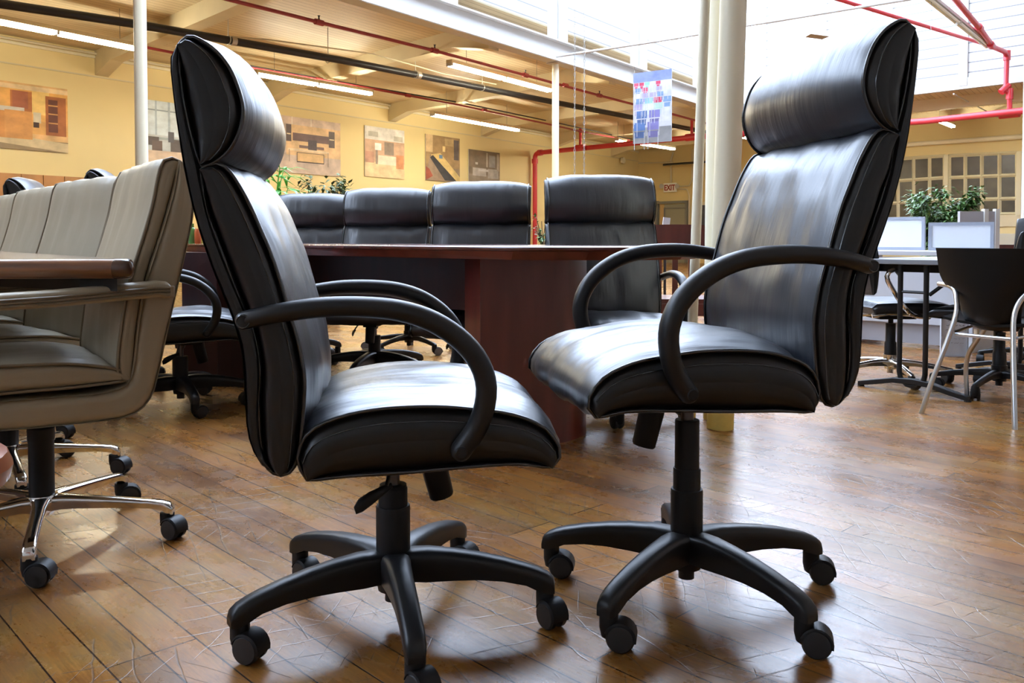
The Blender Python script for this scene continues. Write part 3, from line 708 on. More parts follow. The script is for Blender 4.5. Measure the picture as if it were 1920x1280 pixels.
pipe('conduit', [PZ(u, v, 3.45) for u, v in ((0, 33), (260, 57), (500, 74), (700, 101), (830, 138), (930, 158))][1:], .010, M['conduit'], 'pale conduit looping above the black drain pipe', 'conduit')
pipe('conduit', [onbeam(-22, -.12)+Vector((0, 0, 3.40)), onbeam(8.5, -.12)+Vector((0, 0, 3.40))], .016, M['white'], 'white conduit clipped along the bottom of the steel beam', 'conduit')
pw0 = [PP(u, v, CORNER+N1*.08, N1) for u, v in ((-40, 62), (230, 110), (500, 156), (760, 203), (1000, 246), (1180, 280))]
pipe('conduit', pw0, .020, M['conduit'], 'cream conduit running high along the yellow posters wall', 'conduit')
# big red main: from the riser on the posters wall across the nave
zm = 3.2
m0 = PP(1003, 287, CORNER+N1*.15, N1); zm = m0.z
m1 = PZ(1300, 257, zm); m2 = PZ(1735, 227, zm); m3 = PZ(1960, 203, zm)
def arc3(a, b, c, r, n=7):
    a, b, c = Vector(a), Vector(b), Vector(c); d1 = (a-b).normalized(); d2 = (c-b).normalized(); p0 = b+d1*r; p1 = b+d2*r
    return [p0*(1-t)**2+b*2*t*(1-t)+p1*t*t for t in [k/(n-1) for k in range(n)]]
base_r = Vector((m0.x, m0.y, 0.05))
dm = (m2-m1)
pipe('sprinkler_main', [base_r]+arc3(base_r, m0, m1, .16)+[m1, m2, m3], .062, M['red'], 'thick bright red sprinkler main rising up the yellow wall and crossing the room', 'pipe',
     joints=[(m0+(m1-m0).normalized()*.2, m1-m0, .12), (m0-Vector((0, 0, .22)), (0, 0, 1), .12), (PZ(1088, 277, zm), m1-m0, .3), (PZ(1297, 257, zm), m1-m0, .3), (PZ(1893, 213, zm), m3-m2, .34)], jr=1.35)
for (uu, vb, zt2, lab) in ((1088, 277, 3.42, 'short red riser joining the main to the sprinkler pipe beside the posters wall'), (1297, 257, 3.32, 'short red riser joining the main to the sprinkler pipe near the beam')):
    p_ = PZ(uu, vb, zm); pipe('pipe_riser', [p_, (p_.x, p_.y, zt2+.18)], .035, M['red'], lab, 'pipe')
# right: pipes up in the nave
e_ = PZ(1893, 213, zm); yb = e_.y
pts = [e_, PY(1893, 176, yb)]+[PY(1880, 168, yb), PY(1886, 160, yb), PY(1888, 108, yb), PY(1884, 97, yb-.1), PY(1862, 88, yb-.6), PY(1836, 52, yb-1.6), PY(1775, -20, yb-3.4)]
o = pipe('pipe_riser', pts, .045, M['red'], 'red sprinkler pipe stepping up from the main and turning over the far wall', 'pipe',
     joints=[(PY(1893, 176, yb), (0, 0, 1), .2), (PY(1888, 104, yb), (0, 0, 1), .18), (PY(1884, 166, yb), (1, 0, 1), .2), (PY(1858, 84, yb-.75), pts[-2]-pts[-3], .16), (PY(1836, 52, yb-1.6), pts[-1]-pts[-2], .16)], jr=1.4)
pipe('sprinkler_pipe', [PZ(1560, -5, 4.4), PZ(1800, 69, 4.4), PZ(1850, 84, 4.4)], .032, M['red'], 'red sprinkler pipe high against the white clapboard', 'pipe')
pipe('tie_rod', [PZ(1043, 106, 3.46), PZ(1260, 73, 3.46), PZ(1400, 48, 3.46), PZ(1720, -4, 3.46)], .018, M['white'], 'slim white tie rod slanting across the bright roof space', 'rod')
pipe('tie_rod', [PZ(1788, 176, 3.6), PZ(1856, 212, 3.6), PZ(1870, 219, 3.6)], .014, M['white'], 'thin white rod crossing behind the red main at the right', 'rod')
# chains
for u_, lab in ((1078, 'left of the two thin chains hanging before the steel beam'), (1096, 'right of the two thin chains hanging before the steel beam')):
    q = MB(); p0 = PY(u_, -10, 11.0); x_, y_ = p0.x, p0.y; z_ = p0.z; zend = PY(u_, 330, 11).z; k = 0
    while z_ > zend:
        q.tube([Vector((x_, y_, z_))+(Vector((1, 0, 0)) if k % 2 else Vector((0, 1, 0)))*.010*math.cos(a)+Vector((0, 0, .026*math.sin(a))) for a in [2*math.pi*j/8 for j in range(8)]], .0035, 5, closed=True); z_ -= .044; k += 1
    tag(q.build('chain', M['grey_wire']), lab, 'chain')
# fluorescent strips
def lamp(label, u0, v0, u1, v1, z, lit=True, one=False):
    a = PZ(u0, v0, z); b_ = PZ(u1, v1, z); d = (b_-a).normalized(); L_ = (b_-a).length; c = (a+b_)/2
    t = thing('fluorescent_light', label, 'light', c, group='fluorescent strips under the ceiling')
    q = MB(); r3 = math.atan2(d.y, d.x); q.box((0, 0, .055), (L_, .11, .05), r3); q.build('housing', M['beam_cream'] if lit else M['white'], t, smooth=0)
    s_ = Vector((-d.y, d.x, 0))
    for h0, h1 in (((0, .492), (.508, 1)) if not one else ((0, 1),)):
        for o_ in (-.028, .028):
            q = MB(); q.cyl(-d*L_/2+d*L_*h0+s_*o_+d*.02, -d*L_/2+d*L_*h1+s_*o_-d*.02, .019, 12); q.build('tube', M['tube'] if lit else M['tube_off'], t)
    for o_ in (-.5, 0, .5): q = MB(); q.box(d*o_*(L_-.03)+Vector((0, 0, .012)), (.03, .11, .05), r3); q.build('lamp_holder', M['white'], t, smooth=0)
    for o_ in (-.35, .35): q = MB(); q.cyl(d*o_*L_+Vector((0, 0, .07)), d*o_*L_+Vector((0, 0, CZ-z-.004)), .004, 6); q.build('suspension_rod', M['grey_wire'], t)
    return t
lamp('fluorescent strip at the far left, cut by the picture edge', -95, 24, 272, 96, 3.25)
lamp('fluorescent strip between the left tall chair and the maple poster', 478, 140, 697, 177, 3.25)
lamp('fluorescent strip under the black pipe beside the thin cream column', 842, 122, 1031, 171, 3.28)
lamp('fluorescent strip above the boardroom table poster', 810, 216, 972, 245, 3.2)
lamp('fluorescent strip behind the bottom of the hanging sign', 1200, 270, 1264, 280, 3.2)
lamp('tiny distant fluorescent strip left of the hanging sign', 1156, 263, 1172, 268, 3.25, one=True)
lamp('short fluorescent strip below the red main at the right', 1757, 226, 1787, 238, 3.35, one=True)
lamp('small fluorescent strip seen between the cream column and the right headrest', 1392, 257, 1425, 264, 3.3, one=True)
lamp('unlit fluorescent fixture hanging high at the upper right', 1722, -16, 1853, 89, 4.2, lit=False)
# ceiling fan
fp = PY(1572, 74, 14.5)
t = thing('ceiling_fan', 'white hub ceiling fan with brown blades above the right chair', 'fan', fp)
q = MB(); q.lathe([(0, -.05), (.09, -.04), (.13, 0), (.09, .05), (.03, .07), (.018, .09), (.018, 1.2), (0, 1.2)]); q.build('hub', M['white'], t)
for k in range(4):
    a = R(25+90*k); d = Vector((math.cos(a), math.sin(a), 0)); q = MB(); q.box(d*.42+Vector((0, 0, .0)), (.52, .13, .012), Matrix.Rotation(a, 3, 'Z') @ Matrix.Rotation(.2, 3, 'X')); q.build('blade', M['fan_brown'], t, bevel=.004)

# ------------------------------------------------------------------ columns
def column(label, x, y, r, h, m=None, lean=(0, 0), base=None):
    t = thing('column', label, 'column', (x, y, 0))
    q = MB(); q.tube([(0, 0, .0 if not base else base), (lean[0], lean[1], h)], r, 28); q.build('shaft', m or M['cream'], t)
    if base: q = MB(); q.tube([(0, 0, 0), (lean[0]*base/h, lean[1]*base/h, base)], r*1.015, 28); q.build('painted_base', M['yellow_paint'], t)
    if h < 4: q = MB(); q.box((0, 0, h-.01), (.2, .2, .02), ang1); q.build('cap_plate', M['white'], t)
    return t
column('slim cream round column left of the tall left chair', -3.27, 7.58, .054, 3.40)
column('slim cream round column above the rightmost row chair, below the steel beam', BL.x, BL.y, .052, 3.40)
cc = PZ(1355, 808, 0); column('thick cream column with yellow base, nearest of the close cluster', cc.x+.002, cc.y+.05, .052, 7.1, base=.24, lean=(.19, 0))
c2 = PZ(1349, 789, 0); column('cream column standing half hidden behind the thick one', c2.x-.005, c2.y+.05, .050, 7.1, base=.24, lean=(.02, 0))
c3 = PZ(1297, 806, 0); column('thin cream pipe column leaning slightly, left of the thick column', c3.x, c3.y+.03, .0195, 7.1, base=.2, lean=(.22, 0))
column('cream column at the nave corner behind the cluster of columns', NC.x, NC.y, .054, 3.40)

# ------------------------------------------------------------------ exit wall: door, sign, notice, windows
def onwall(u, v, d=0): return PP(u, v, CORNER+N2*d, N2)
def wallbox(q, u0, u1, v0, v1, d0, d1):
    A = onwall(u0, v0, d0); B = onwall(u1, v0, d0); zb = onwall((u0+u1)/2, v1, d0).z; zt = onwall((u0+u1)/2, v0, d0).z
    n = N2*(d1-d0)
    q.prism([(A.x, A.y), (B.x, B.y), (B.x+n.x, B.y+n.y), (A.x+n.x, A.y+n.y)], zb, zt)
zf = 505
q = MB(); wallbox(q, 1238, 1287, 383, 500, .0, .05); dr = q.build('door_1', M['door_grey'], smooth=0, kind='structure')
q = MB(); wallbox(q, 1232, 1292, 377, 381.5, .0, .12); wallbox(q, 1288, 1291.5, 377, 500, 0, .12); wallbox(q, 1232, 1236, 377, 500, 0, .12)
wallbox(q, 1246, 1288, 389, 391, .03, .08); wallbox(q, 1246, 1248, 389, 500, .03, .08); f_ = q.build('door_frame', M['frame_grey'], smooth=0); f_.parent = dr
q = MB(); wallbox(q, 1238, 1246, 383, 500, .045, .06); f_ = q.build('door_panel', mat('door_orange', (.62, .42, .18), .5), smooth=0); f_.parent = dr
# exit sign
ep = onwall(1256.5, 360, .1)
t = thing('exit_sign', 'white exit sign with red letters over the grey door', 'sign', ep)
ws = (onwall(1245, 352, .1)-onwall(1268, 352, .1)).length; hs = (onwall(1256, 343, .1)-onwall(1256, 360, .1)).length
q = MB(); q.box((0, 0, hs/2), (ws, .06, hs), ang2); q.build('panel', mat('sign_panel', (.93, .92, .84), .4), t, smooth=0)
fc = bpy.data.curves.new('EXIT', 'FONT'); fc.body = 'EXIT'; fc.size = hs*.86; fc.align_x = 'CENTER'; fc.extrude = .004; fc.offset = .006
fo = bpy.data.objects.new('tmp', fc); COL.objects.link(fo); bpy.context.view_layer.update()
me = bpy.data.meshes.new_from_object(fo); bpy.data.objects.remove(fo); me.materials.clear(); me.materials.append(M['red_ink'])
lt = bpy.data.objects.new('lettering', me); COL.objects.link(lt); lt.parent = t; lt.rotation_euler = (math.pi/2, 0, ang2+math.pi); lt.location = N2*.036+Vector((0, 0, hs*.2)); lt.scale = (.82, 1, 1)
for u_ in (1241.5, 1271):
    p_ = onwall(u_, 349, .12)-ep; q = MB(); q.lathe([(0, 0), (.06, 0), (.08, .05), (.0, .06)], p_, N2, 14); q.build('lamp_head', M['white'], t)
# notice board
q = MB(); wallbox(q, 1303, 1352, 378, 440, .0, .03); o = thing('notice_board', 'dark notice board in a pale frame behind the cream columns', 'notice board', onwall(1328, 440)); off = Vector(o.location)
for v in q.v: v -= off
q.build('frame', M['cream'], o, smooth=0)
q = MB(); wallbox(q, 1310, 1352, 384, 432, .03, .04)
for v in q.v: v -= off
q.build('panel', mat('dark_blue_board', (.05, .06, .10), .3), o, smooth=0)
# conduits at exit sign
pipe('conduit', [onwall(1258, 343, .05), onwall(1258, 300, .05), onwall(1262, 285, .05)], .03, M['conduit'], 'short conduit dropping to the exit sign', 'conduit')
pipe('conduit', [onwall(1272, 350, .05), onwall(1292, 348, .05), onwall(1297, 338, .05), onwall(1298, 280, .05)], .022, M['conduit'], 'conduit bending up from the exit sign to the ceiling', 'conduit')
pipe('conduit', [onwall(1272, 354, .05), onwall(1288, 355, .05), onwall(1292, 366, .05), onwall(1292, 500, .05)], .022, M['conduit'], 'conduit bending down from the exit sign beside the door', 'conduit')
pipe('conduit', [onwall(1197, 306, .1), onwall(1262, 304, .1)], .022, M['conduit'], 'cream conduit along the yellow exit wall near the corner', 'conduit')
pipe('conduit', [onwall(1244, 309, .5), onwall(1285, 306, .5), onwall(1330, 303, .5)], .035, M['steel'], 'dark grey pipe on the exit wall above the sign', 'conduit')
pcv = PP(1166, 301, CORNER+N1*.1, N1); q = MB(); q.lathe([(0, .1), (.1, .08), (.1, 0), (0, 0)], pcv, N1, 14); tag(q.build('wall_fitting', M['cream']), 'round cream fitting on the yellow wall near the corner', 'wall fitting')
# window bank
FR = M['frame_cream']
def window(name, u0, u1, cols, vt0, vt1, rows, v_end):
    """cols: pixel columns of the bars; rows: (v at u0, v at u1)."""
    def vv(r, u): return r[0]+(r[1]-r[0])*(u-u0)/(u1-u0)
    q = MB()
    def bar(ua, va, ub, vb, th, d=.05):
        A = onwall(ua, va, .02); B = onwall(ub, vb, .02); dd = (B-A).normalized(); q.tube([A, B], th, 4, up=(0, 0, 1) if abs(dd.z) < .5 else (E2.x, E2.y, 0))
    for r in rows: bar(u0, vv(r, u0), u1, vv(r, u1), .045)
    for c in cols: bar(c, vv(rows[0], c), c, vv(rows[-1], c), .045)
    o = q.build(name, FR, smooth=0, kind='structure')
    g = MB(); P_ = [onwall(u0, rows[0][0], .015), onwall(u1, rows[0][1], .015), onwall(u1, rows[-1][1], .015), onwall(u0, rows[-1][0], .015)]
    g.add(P_, [(0, 1, 2, 3)]); g.build('pane', M['pane'], o, smooth=0)
    return o
window('window_4', 1620, 1772, (1624, 1655, 1684, 1713, 1743, 1771), 0, 0, ((302, 292), (343, 333), (384, 375), (418, 412)), 0)
window('window_5', 1780, 1908, (1780, 1810, 1841, 1874, 1907), 0, 0, ((292, 286), (333, 328), (375, 372), (402, 401)), 0)
window('window_6', 1918, 2060, (1918, 1950, 1984, 2020, 2058), 0, 0, ((285, 277), (328, 322), (372, 368), (401, 399)), 0)
q = MB(); wallbox(q, 1772, 1780, 290, 404, .0, .08); q.build('trim_9', FR, smooth=0, kind='structure')
q = MB(); wallbox(q, 1908, 1918, 284, 404, .0, .08); q.build('trim_10', FR, smooth=0, kind='structure')
q = MB(); wallbox(q, 1600, 2060, 404, 425, .0, .05); q.build('trim_11', M['beam_cream'], smooth=0, kind='structure')
pipe('conduit', [onwall(1560, 281, .1), onwall(1930, 255, .1)], .06, M['cream'], 'wide cream pipe running along the wall above the windows', 'pipe')

# ------------------------------------------------------------------ executive chairs
A0 = (-.235, 1.674); B0 = (.368, 1.785)
def px_swivel(px, py, tx, ty): return math.atan2(ty-py, tx-px)
chA = exec_chair('black leather high-back chair facing right, nearest and left of the two in front', 0.0, -2.572-R(8), [R(-28), R(-58), R(-62), R(-40), R(-48)], tt=1)
chA.location = (*A0, 0); chA.rotation_euler = (0, 0, R(8))
chB = exec_chair('black leather high-back chair facing left, raised higher, front right', .082, -2.256-R(191), [R(-12-191), R(-18-191), R(-15-191), R(-170-191), R(-10-191)], tt=2)
chB.location = (*B0, 0); chB.rotation_euler = (0, 0, R(191))
GR = 'black chairs around the cherry table'
row0 = exec_chair('black headrest chair behind the cherry table, rightmost and closest of its row', -.045, R(-91-275), [R(200), R(160), R(230), R(100), R(30)], group=GR, tt=3)
row0.location = (.432, 3.66, 0); row0.rotation_euler = (0, 0, R(275))
dup_at(row0, (-.185, 4.10, 0), R(265), 'black headrest chair behind the cherry table, second from the right')
dup_at(row0, (-.752, 4.66, 0), R(264), 'black headrest chair behind the cherry table, third from the right')
dup_at(row0, (-1.34, 5.25, 0), R(263), 'black headrest chair farthest along the cherry table, nearest the palm leaves')
dup_at(row0, (-1.488, 3.82, 0), R(20), 'black chair on the near side of the cherry table, left of the tall chair')
n2 = dup_at(row0, (-2.09, 4.30, 0), R(17), 'black chair whose headrest shows behind the tan chairs, beside the cream column')
n3 = dup_at(row0, (-2.66, 4.82, 0), R(14), 'black chair whose headrest shows at the far left behind the tan chairs')

# twin-wheel task chair behind the row
def task_chair(label, loc, rz, phi, seat_z=.44, back=(.56, .80), base_m=None, seat_m=None, chrome=False, arms=False, grp=None, wheel=None, back_m=None):
    t = thing('task_chair', label, 'chair', loc, rz, grp)
    thin = [(.015, .115, .075, .028, .026), (.05, .118, .080, .020, .018), (.12, .112, .082, .016, .014), (.2, .100, .074, .013, .012), (.26, .088, .064, .012, .011), (.295, .080, .060, .012, .011), (.305, .074, .060, .009, .009)]
    five_star(t, phi, [R(20), R(100), R(200), R(300), R(250)], thin, base_m or M['plastic'], wheel, rr=.29)
    q = MB(); q.lathe([(.032, .11), (.030, .2), (.025, .21), (.025, seat_z-.12), (.013, seat_z-.12), (.013, seat_z-.05)]); q.build('gas_lift', M['plastic_dull'], t)
    sk, sd, pp, sm = cushion([(-.2, seat_z-.05), (-.215, seat_z-.02), (-.19, seat_z), (0, seat_z+.005), (.15, seat_z), (.22, seat_z-.02), (.23, seat_z-.05)], [(-.2, seat_z-.055), (0, seat_z-.06), (.22, seat_z-.055)], .23, .012, 0, nt=16, n=16)
    so = sk.build('seat', seat_m or M['leather'], t, smooth=60); trimmings(so, sd, None, None, M['leather_side'], None)
    z0, z1 = back
    sk, sd, pp, sm = cushion([(-.23, z1), (-.20, z1-.02), (-.17, (z0+z1)/2), (-.18, z0+.02), (-.2, z0)], [(-.235, z1), (-.23, (z0+z1)/2), (-.205, z0)], .21, .02, .0, nt=16, n=16)
    so = sk.build('backrest', back_m or seat_m or M['leather'], t, smooth=60); trimmings(so, sd, None, None, M['leather_side'], None)
    q = MB(); q.tube([(-.0, 0, seat_z-.06), (-.2, 0, seat_z-.07), (-.25, 0, seat_z), (-.245, 0, (z0+z1)/2)], .016, 10); q.build('back_support', base_m or M['plastic'], t)
    q = MB(); q.box((0, 0, seat_z-.075), (.2, .16, .035)); q.build('seat_mechanism', M['plastic_dull'], t, bevel=.004)
    if chrome:
        for sg in (-1, 1):
            q = MB(); q.tube(crom([(.10, sg*.20, seat_z-.07), (-.02, sg*.25, seat_z-.05), (-.10, sg*.255, seat_z+.04), (-.15, sg*.25, seat_z+.14), (-.10, sg*.25, seat_z+.18), (.05, sg*.25, seat_z+.19)], 20), .012, 10); q.build('armrest', M['chrome'], t)
        q = MB(); q.tube(crom([(-.2, .2, seat_z-.06), (-.1, .22, seat_z-.045), (.1, .2, seat_z-.06), (.12, 0, seat_z-.07), (.1, -.2, seat_z-.06), (-.1, -.22, seat_z-.045), (-.2, -.2, seat_z-.06)], 24), .014, 10); q.build('seat_frame', M['chrome'], t)
    return t
task_chair('black castered chair with grey wheels far behind the cherry table', (-.692, 5.73, 0), R(80), R(15), wheel=M['wheel_grey'])

# ------------------------------------------------------------------ tan chairs
TS_O = [(-.272, .943), (-.292, .932), (-.303, .874), (-.303, .812), (-.29, .744), (-.259, .612), (-.238, .521), (-.218, .431), (-.203, .381), (-.179, .352), (-.141, .337), (-.047, .335), (.098, .338), (.21, .345), (.245, .372)]
TS_I = [(-.272, .941), (-.262, .88), (-.247, .821), (-.221, .735), (-.197, .659), (-.178, .56), (-.165, .46), (-.150, .415), (-.10, .40), (0, .40), (.12, .40), (.243, .376)]
TB_F = [(-.276, .940), (-.262, .947), (-.235, .930), (-.213, .83), (-.187, .74), (-.163, .66), (-.142, .55), (-.132, .45), (-.145, .425), (-.158, .418)]
TB_R = [(-.276, .938), (-.262, .88), (-.247, .821), (-.221, .735), (-.197, .659), (-.178, .56), (-.168, .46), (-.160, .42)]
TT_T = [(-.155, .424), (-.150, .436), (-.12, .452), (-.04, .468), (.05, .474), (.15, .474), (.225, .458), (.25, .43), (.245, .412)]
TT_B = [(-.155, .422), (-.03, .418), (.10, .418), (.245, .410)]
def tan_chair(label, phi):
    t = thing('conference_chair', label, 'chair', group='tan leather chairs along the walnut table')
    LEG = [(.02, .118, .080, .027, .024), (.05, .118, .084, .020, .016), (.09, .114, .084, .017, .013), (.18, .106, .082, .015, .012), (.26, .098, .078, .0145, .012), (.29, .094, .072, .0145, .013), (.308, .088, .060, .0145, .0135), (.316, .078, .060, .012, .012)]
    b = MB(); b.lathe([(.025, .070), (.036, .085), (.040, .105), (.036, .120), (0, .122)]); b.build('base_hub', M['chrome'], t)
    for k in range(5):
        a = phi+k*2*math.pi/5; leg_mesh(a, LEG).build('leg', M['chrome'], t, smooth=50)
        caster(t, a, [R(150), R(120), R(170), R(200), R(140)][k], .300, zt=.064)
    b = MB(); b.lathe([(.029, .118), (.029, .255), (.031, .258), (.031, .285), (.026, .289), (0, .289)]); b.build('column_cover', M['plastic_dull'], t)
    b = MB(); b.cyl((0, 0, .25), (0, 0, .325), .013); b.build('gas_lift', M['steel'], t)
    b = MB(); b.box((0, 0, .322), (.16, .12, .035)); b.build('seat_mechanism', M['plastic_dull'], t, bevel=.003)
    sk, sd, pp, sm = cushion(TS_I, TS_O, .262, 0, .004, n=44, nt=20, wr=0, dome=.004)
    for k in sd: b0 = len(sk.v); sk.v += k.v; sk.f += [[b0+i for i in f] for f in k.f]; sk.m += k.m
    sk.build('seat_shell', M['tan_shell'], t, smooth=50)
    for nm, a_, b_ in (('backrest', TB_F, TB_R), ('seat', TT_T, TT_B)):
        sk, sd, pp, sm = cushion(a_, b_, .245, .012, 0, seed=3, wr=.003, dome=.004, fl=(4, 12, 4))
        so = sk.build(nm, M['tan'], t, smooth=60); trimmings(so, sd, pp, None, M['tan_shell'], M['tan_trim'])
    for sg in (-1, 1):
        y = sg*.270; rings = []
        for s_, z_, hh in ((-.240, .633, .014), (-.234, .635, .018), (-.212, .636, .020), (-.15, .632, .020), (0, .622, .0195), (.12, .618, .019), (.20, .618, .017), (.225, .612, .010)):
            ring = []
            for k in range(20):
                a = 2*math.pi*k/20; cx = math.cos(a); sx = math.sin(a)
                ring.append((s_, y+.028*abs(cx)**.6*(1 if cx > 0 else -1), z_+hh*abs(sx)**.7*(1 if sx > 0 else -1)))
            rings.append(ring)
        b = MB(); b.loft(rings); ao = b.build('armrest', M['tan_shell'], t, smooth=60)
        b = MB()
        for dz in (.004, -.003, -.010):
            b.tube([(s_, sg*(.270+.029), z_+dz) for s_, z_ in ((-.238, .634), (-.212, .636), (-.15, .632), (0, .622), (.12, .618), (.20, .617))], .0028, 6)
            b.tube([(s_, sg*(.270-.029), z_+dz) for s_, z_ in ((-.238, .634), (-.212, .636), (-.15, .632), (0, .622), (.12, .618), (.20, .617))], .0028, 6)
        b.build('piping', M['tan_trim'], ao)
        b = MB(); b.tube(crom([(.205, y, .612), (.215, y, .56), (.205, sg*.28, .48), (.19, sg*.268, .40), (.18, sg*.258, .36)], 14), .022, 14, up=(0, 1, 0), flat=.7); b.build('arm_support', M['tan_shell'], ao, smooth=60)
        b = MB(); b.box((-.240, sg*.262, .628), (.03, .03, .03)); b.build('arm_bracket', M['tan_shell'], ao, bevel=.004)
    return t
T1 = tan_chair('tan leather conference chair nearest the camera at the left, partly under the walnut table', R(294)-R(215.6))
T1.location = (-1.170, 2.11, 0); T1.rotation_euler = (0, 0, R(215.6))
T2 = dup_at(T1, (-1.56, 2.63, 0), R(228), 'second tan leather chair from the camera along the walnut table')
T3 = dup_at(T1, (-1.995, 3.13, 0), R(226), 'third tan leather chair from the camera along the walnut table')
T4 = dup_at(T1, (-2.42, 3.64, 0), R(224), 'tan leather chair cut by the left edge of the picture, fourth along the table')

# ------------------------------------------------------------------ walnut table at the left
t = thing('walnut_table', 'polished walnut conference table at the left, its rounded corner near the tan chair', 'table', (-1.6, 2.3, 0))
C0 = Vector((-.832, 1.91, 0)); off = Vector(t.location)
e_far = Vector((-.645, .764, 0)).normalized(); e_near = Vector((-1, -.06, 0)).normalized()
Q = [C0+e_far*2.2, C0, C0+e_near*1.1]; far_l = Q[0]+Vector((-1.05, -.3, 0)); nl = Q[2]+Vector((-.5, .5, 0))
corner = arc3(Q[0], C0, Q[2], .055, 10)
outline = [Q[0]]+corner+[Q[2], nl, far_l]
def edge_loft(q, poly, zt, zb, r=.018, n=6):
    """bullnosed slab"""
    cen = sum(poly, Vector())/len(poly); N = len(poly); rings = []
    hz = (zt-zb)/2; zc = (zt+zb)/2
    nor = []
    for i in range(N):
        tt = (poly[(i+1) % N]-poly[i-1]).normalized(); nn = Vector((tt.y, -tt.x, 0))
        if nn.dot(poly[i]-cen) < 0: nn = -nn
        nor.append(nn)
    for k in range(n+1):
        a = math.pi/2-math.pi*k/n
        rings.append([poly[i]+nor[i]*(r*(math.cos(a)-1))+Vector((0, 0, zc+hz*math.sin(a))) for i in range(N)])
    q.loft(rings)
q = MB(); edge_loft(q, [p_-off for p_ in outline], .708, .664, .018, 8); tp = q.build('tabletop', M['walnut'], t, smooth=40)
q = MB(); q.add([p_-off+(off+Vector((-.1, .1, 0))-p_).normalized()*.035+Vector((0, 0, .7086)) for p_ in outline], [tuple(range(len(outline)))]); q.build('top_inlay', M['walnut_top'], tp, smooth=0)
cpoly = arc3(C0+e_far*.3, C0, C0+e_near*.3, .056, 10)
ins = Vector((-.06, .03, 0))
cp = [p_+(p_-(C0+ins)).normalized()*.0012 for p_ in cpoly]
q = MB(); full = [C0+e_far*.075]+cp+[C0+e_near*.062]
rings = []
cen = C0+Vector((-.06, .045, 0))
for k in range(9):
    a = math.pi/2-math.pi*k/8
    rings.append([(p_+(p_-cen).normalized()*(.018*(math.cos(a)-1)+.0015)-off)+Vector((0, 0, .686+.0225*math.sin(a))) for p_ in full]+[cen-off+Vector((0, 0, .686+.0225*math.sin(a)))])
q.loft(rings); q.build('corner_block', M['walnut_dark'], tp, smooth=40)
q = MB(); pa = [p_-off for p_ in (C0+Vector((-.06, .02, 0)), C0+e_far*2.0+Vector((-.10, 0, 0)), far_l+Vector((.2, 0, 0)), nl+Vector((.1, .1, 0)), C0+e_near*.6+Vector((0, .35, 0)), C0+Vector((-.15, .03, 0)))]
q.prism([(p_.x, p_.y) for p_ in (pa[0], pa[1], pa[2], pa[4], pa[5])], .635, .664); q.build('apron', M['black'], t, smooth=0)
q = MB(); q.box((-.45, .25, .32), (.45, .45, .63), R(40)); q.build('pedestal', M['walnut'], t, bevel=.01)
# ------------------------------------------------------------------ stool at the picture edge
t = thing('wooden_stool', 'orange stained wooden stool cut off by the left picture edge', 'stool', (-.825, 1.10, 0))
q = MB(); q.lathe([(0, .405), (.13, .41), (.150, .425), (.155, .445), (.148, .462), (.12, .47), (0, .468)]); q.build('seat', M['orange_wood'], t)
for k in range(4):
    a = R(-15+90*k); q = MB(); q.tube([(.10*math.cos(a), .10*math.sin(a), .41), (.138*math.cos(a), .138*math.sin(a), .2), (.165*math.cos(a), .165*math.sin(a), 0)], [.016, .018, .014], 14); q.build('leg', M['orange_wood'], t)

# ------------------------------------------------------------------ cherry conference table
off = Vector((-.75, 3.95, 0)); t = thing('cherry_table', 'long dark cherry boat-shaped conference table behind the two front chairs', 'table', off)
ax = Vector((.70, -.714, 0)).normalized(); cx = Vector((.714, .70, 0)).normalized()
def TP(a, c): return ax*a+cx*c
outl = [TP(-5.05, 2.05), TP(-4.2, 1.97), TP(-3.3, 1.93), TP(-2.6, 1.94), TP(-2.02, 1.99), TP(-1.80, 2.12), TP(-1.68, 2.28), TP(-1.63, 2.42), TP(-1.66, 2.56), TP(-1.80, 2.70), TP(-2.05, 2.80), TP(-2.6, 2.86), TP(-3.3, 2.88), TP(-4.2, 2.84), TP(-5.05, 2.72)]
outl = [p_-off for p_ in outl]
q = MB(); edge_loft(q, outl, .7285, .7125, .006, 4); q.build('tabletop', M['cherry_top'], t, smooth=40)
q = MB(); cen = sum(outl, Vector())/len(outl)
r1 = [p_+(cen-p_).normalized()*.008+Vector((0, 0, .7125)) for p_ in outl]; r2 = [p_+(cen-p_).normalized()*.030+Vector((0, 0, .684)) for p_ in outl]
q.loft([r1, r2]); q.build('apron', M['cherry'], t, smooth=0)
ped = [Vector(p_) for p_ in ((-.112, 3.02, 0), (.165, 3.13, 0), (.205, 3.16, 0), (.245, 3.21, 0), (.285, 3.28, 0), (.290, 3.32, 0), (.26, 3.355, 0), (.12, 3.37, 0), (-.10, 3.38, 0), (-.178, 3.22, 0))]
q = MB(); q.prism([(p_.x-off.x, p_.y-off.y) for p_ in ped], .0, .684); q.build('pedestal', M['cherry'], t, smooth=25)
ped2 = [Vector((-1.50, 4.34, 0)), Vector((-1.26, 4.50, 0)), Vector((-1.30, 4.80, 0)), Vector((-1.6, 4.95, 0)), Vector((-1.78, 4.75, 0)), Vector((-1.72, 4.45, 0))]
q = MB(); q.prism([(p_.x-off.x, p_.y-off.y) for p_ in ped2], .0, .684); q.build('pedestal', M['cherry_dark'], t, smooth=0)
q = MB(); c = (TP(-3.35, 2.36)-off); q.box(c+Vector((0, 0, .57)), (2.35, .03, .226), math.atan2(ax.y, ax.x)); q.build('modesty_panel', M['cherry_dark'], t, smooth=0)
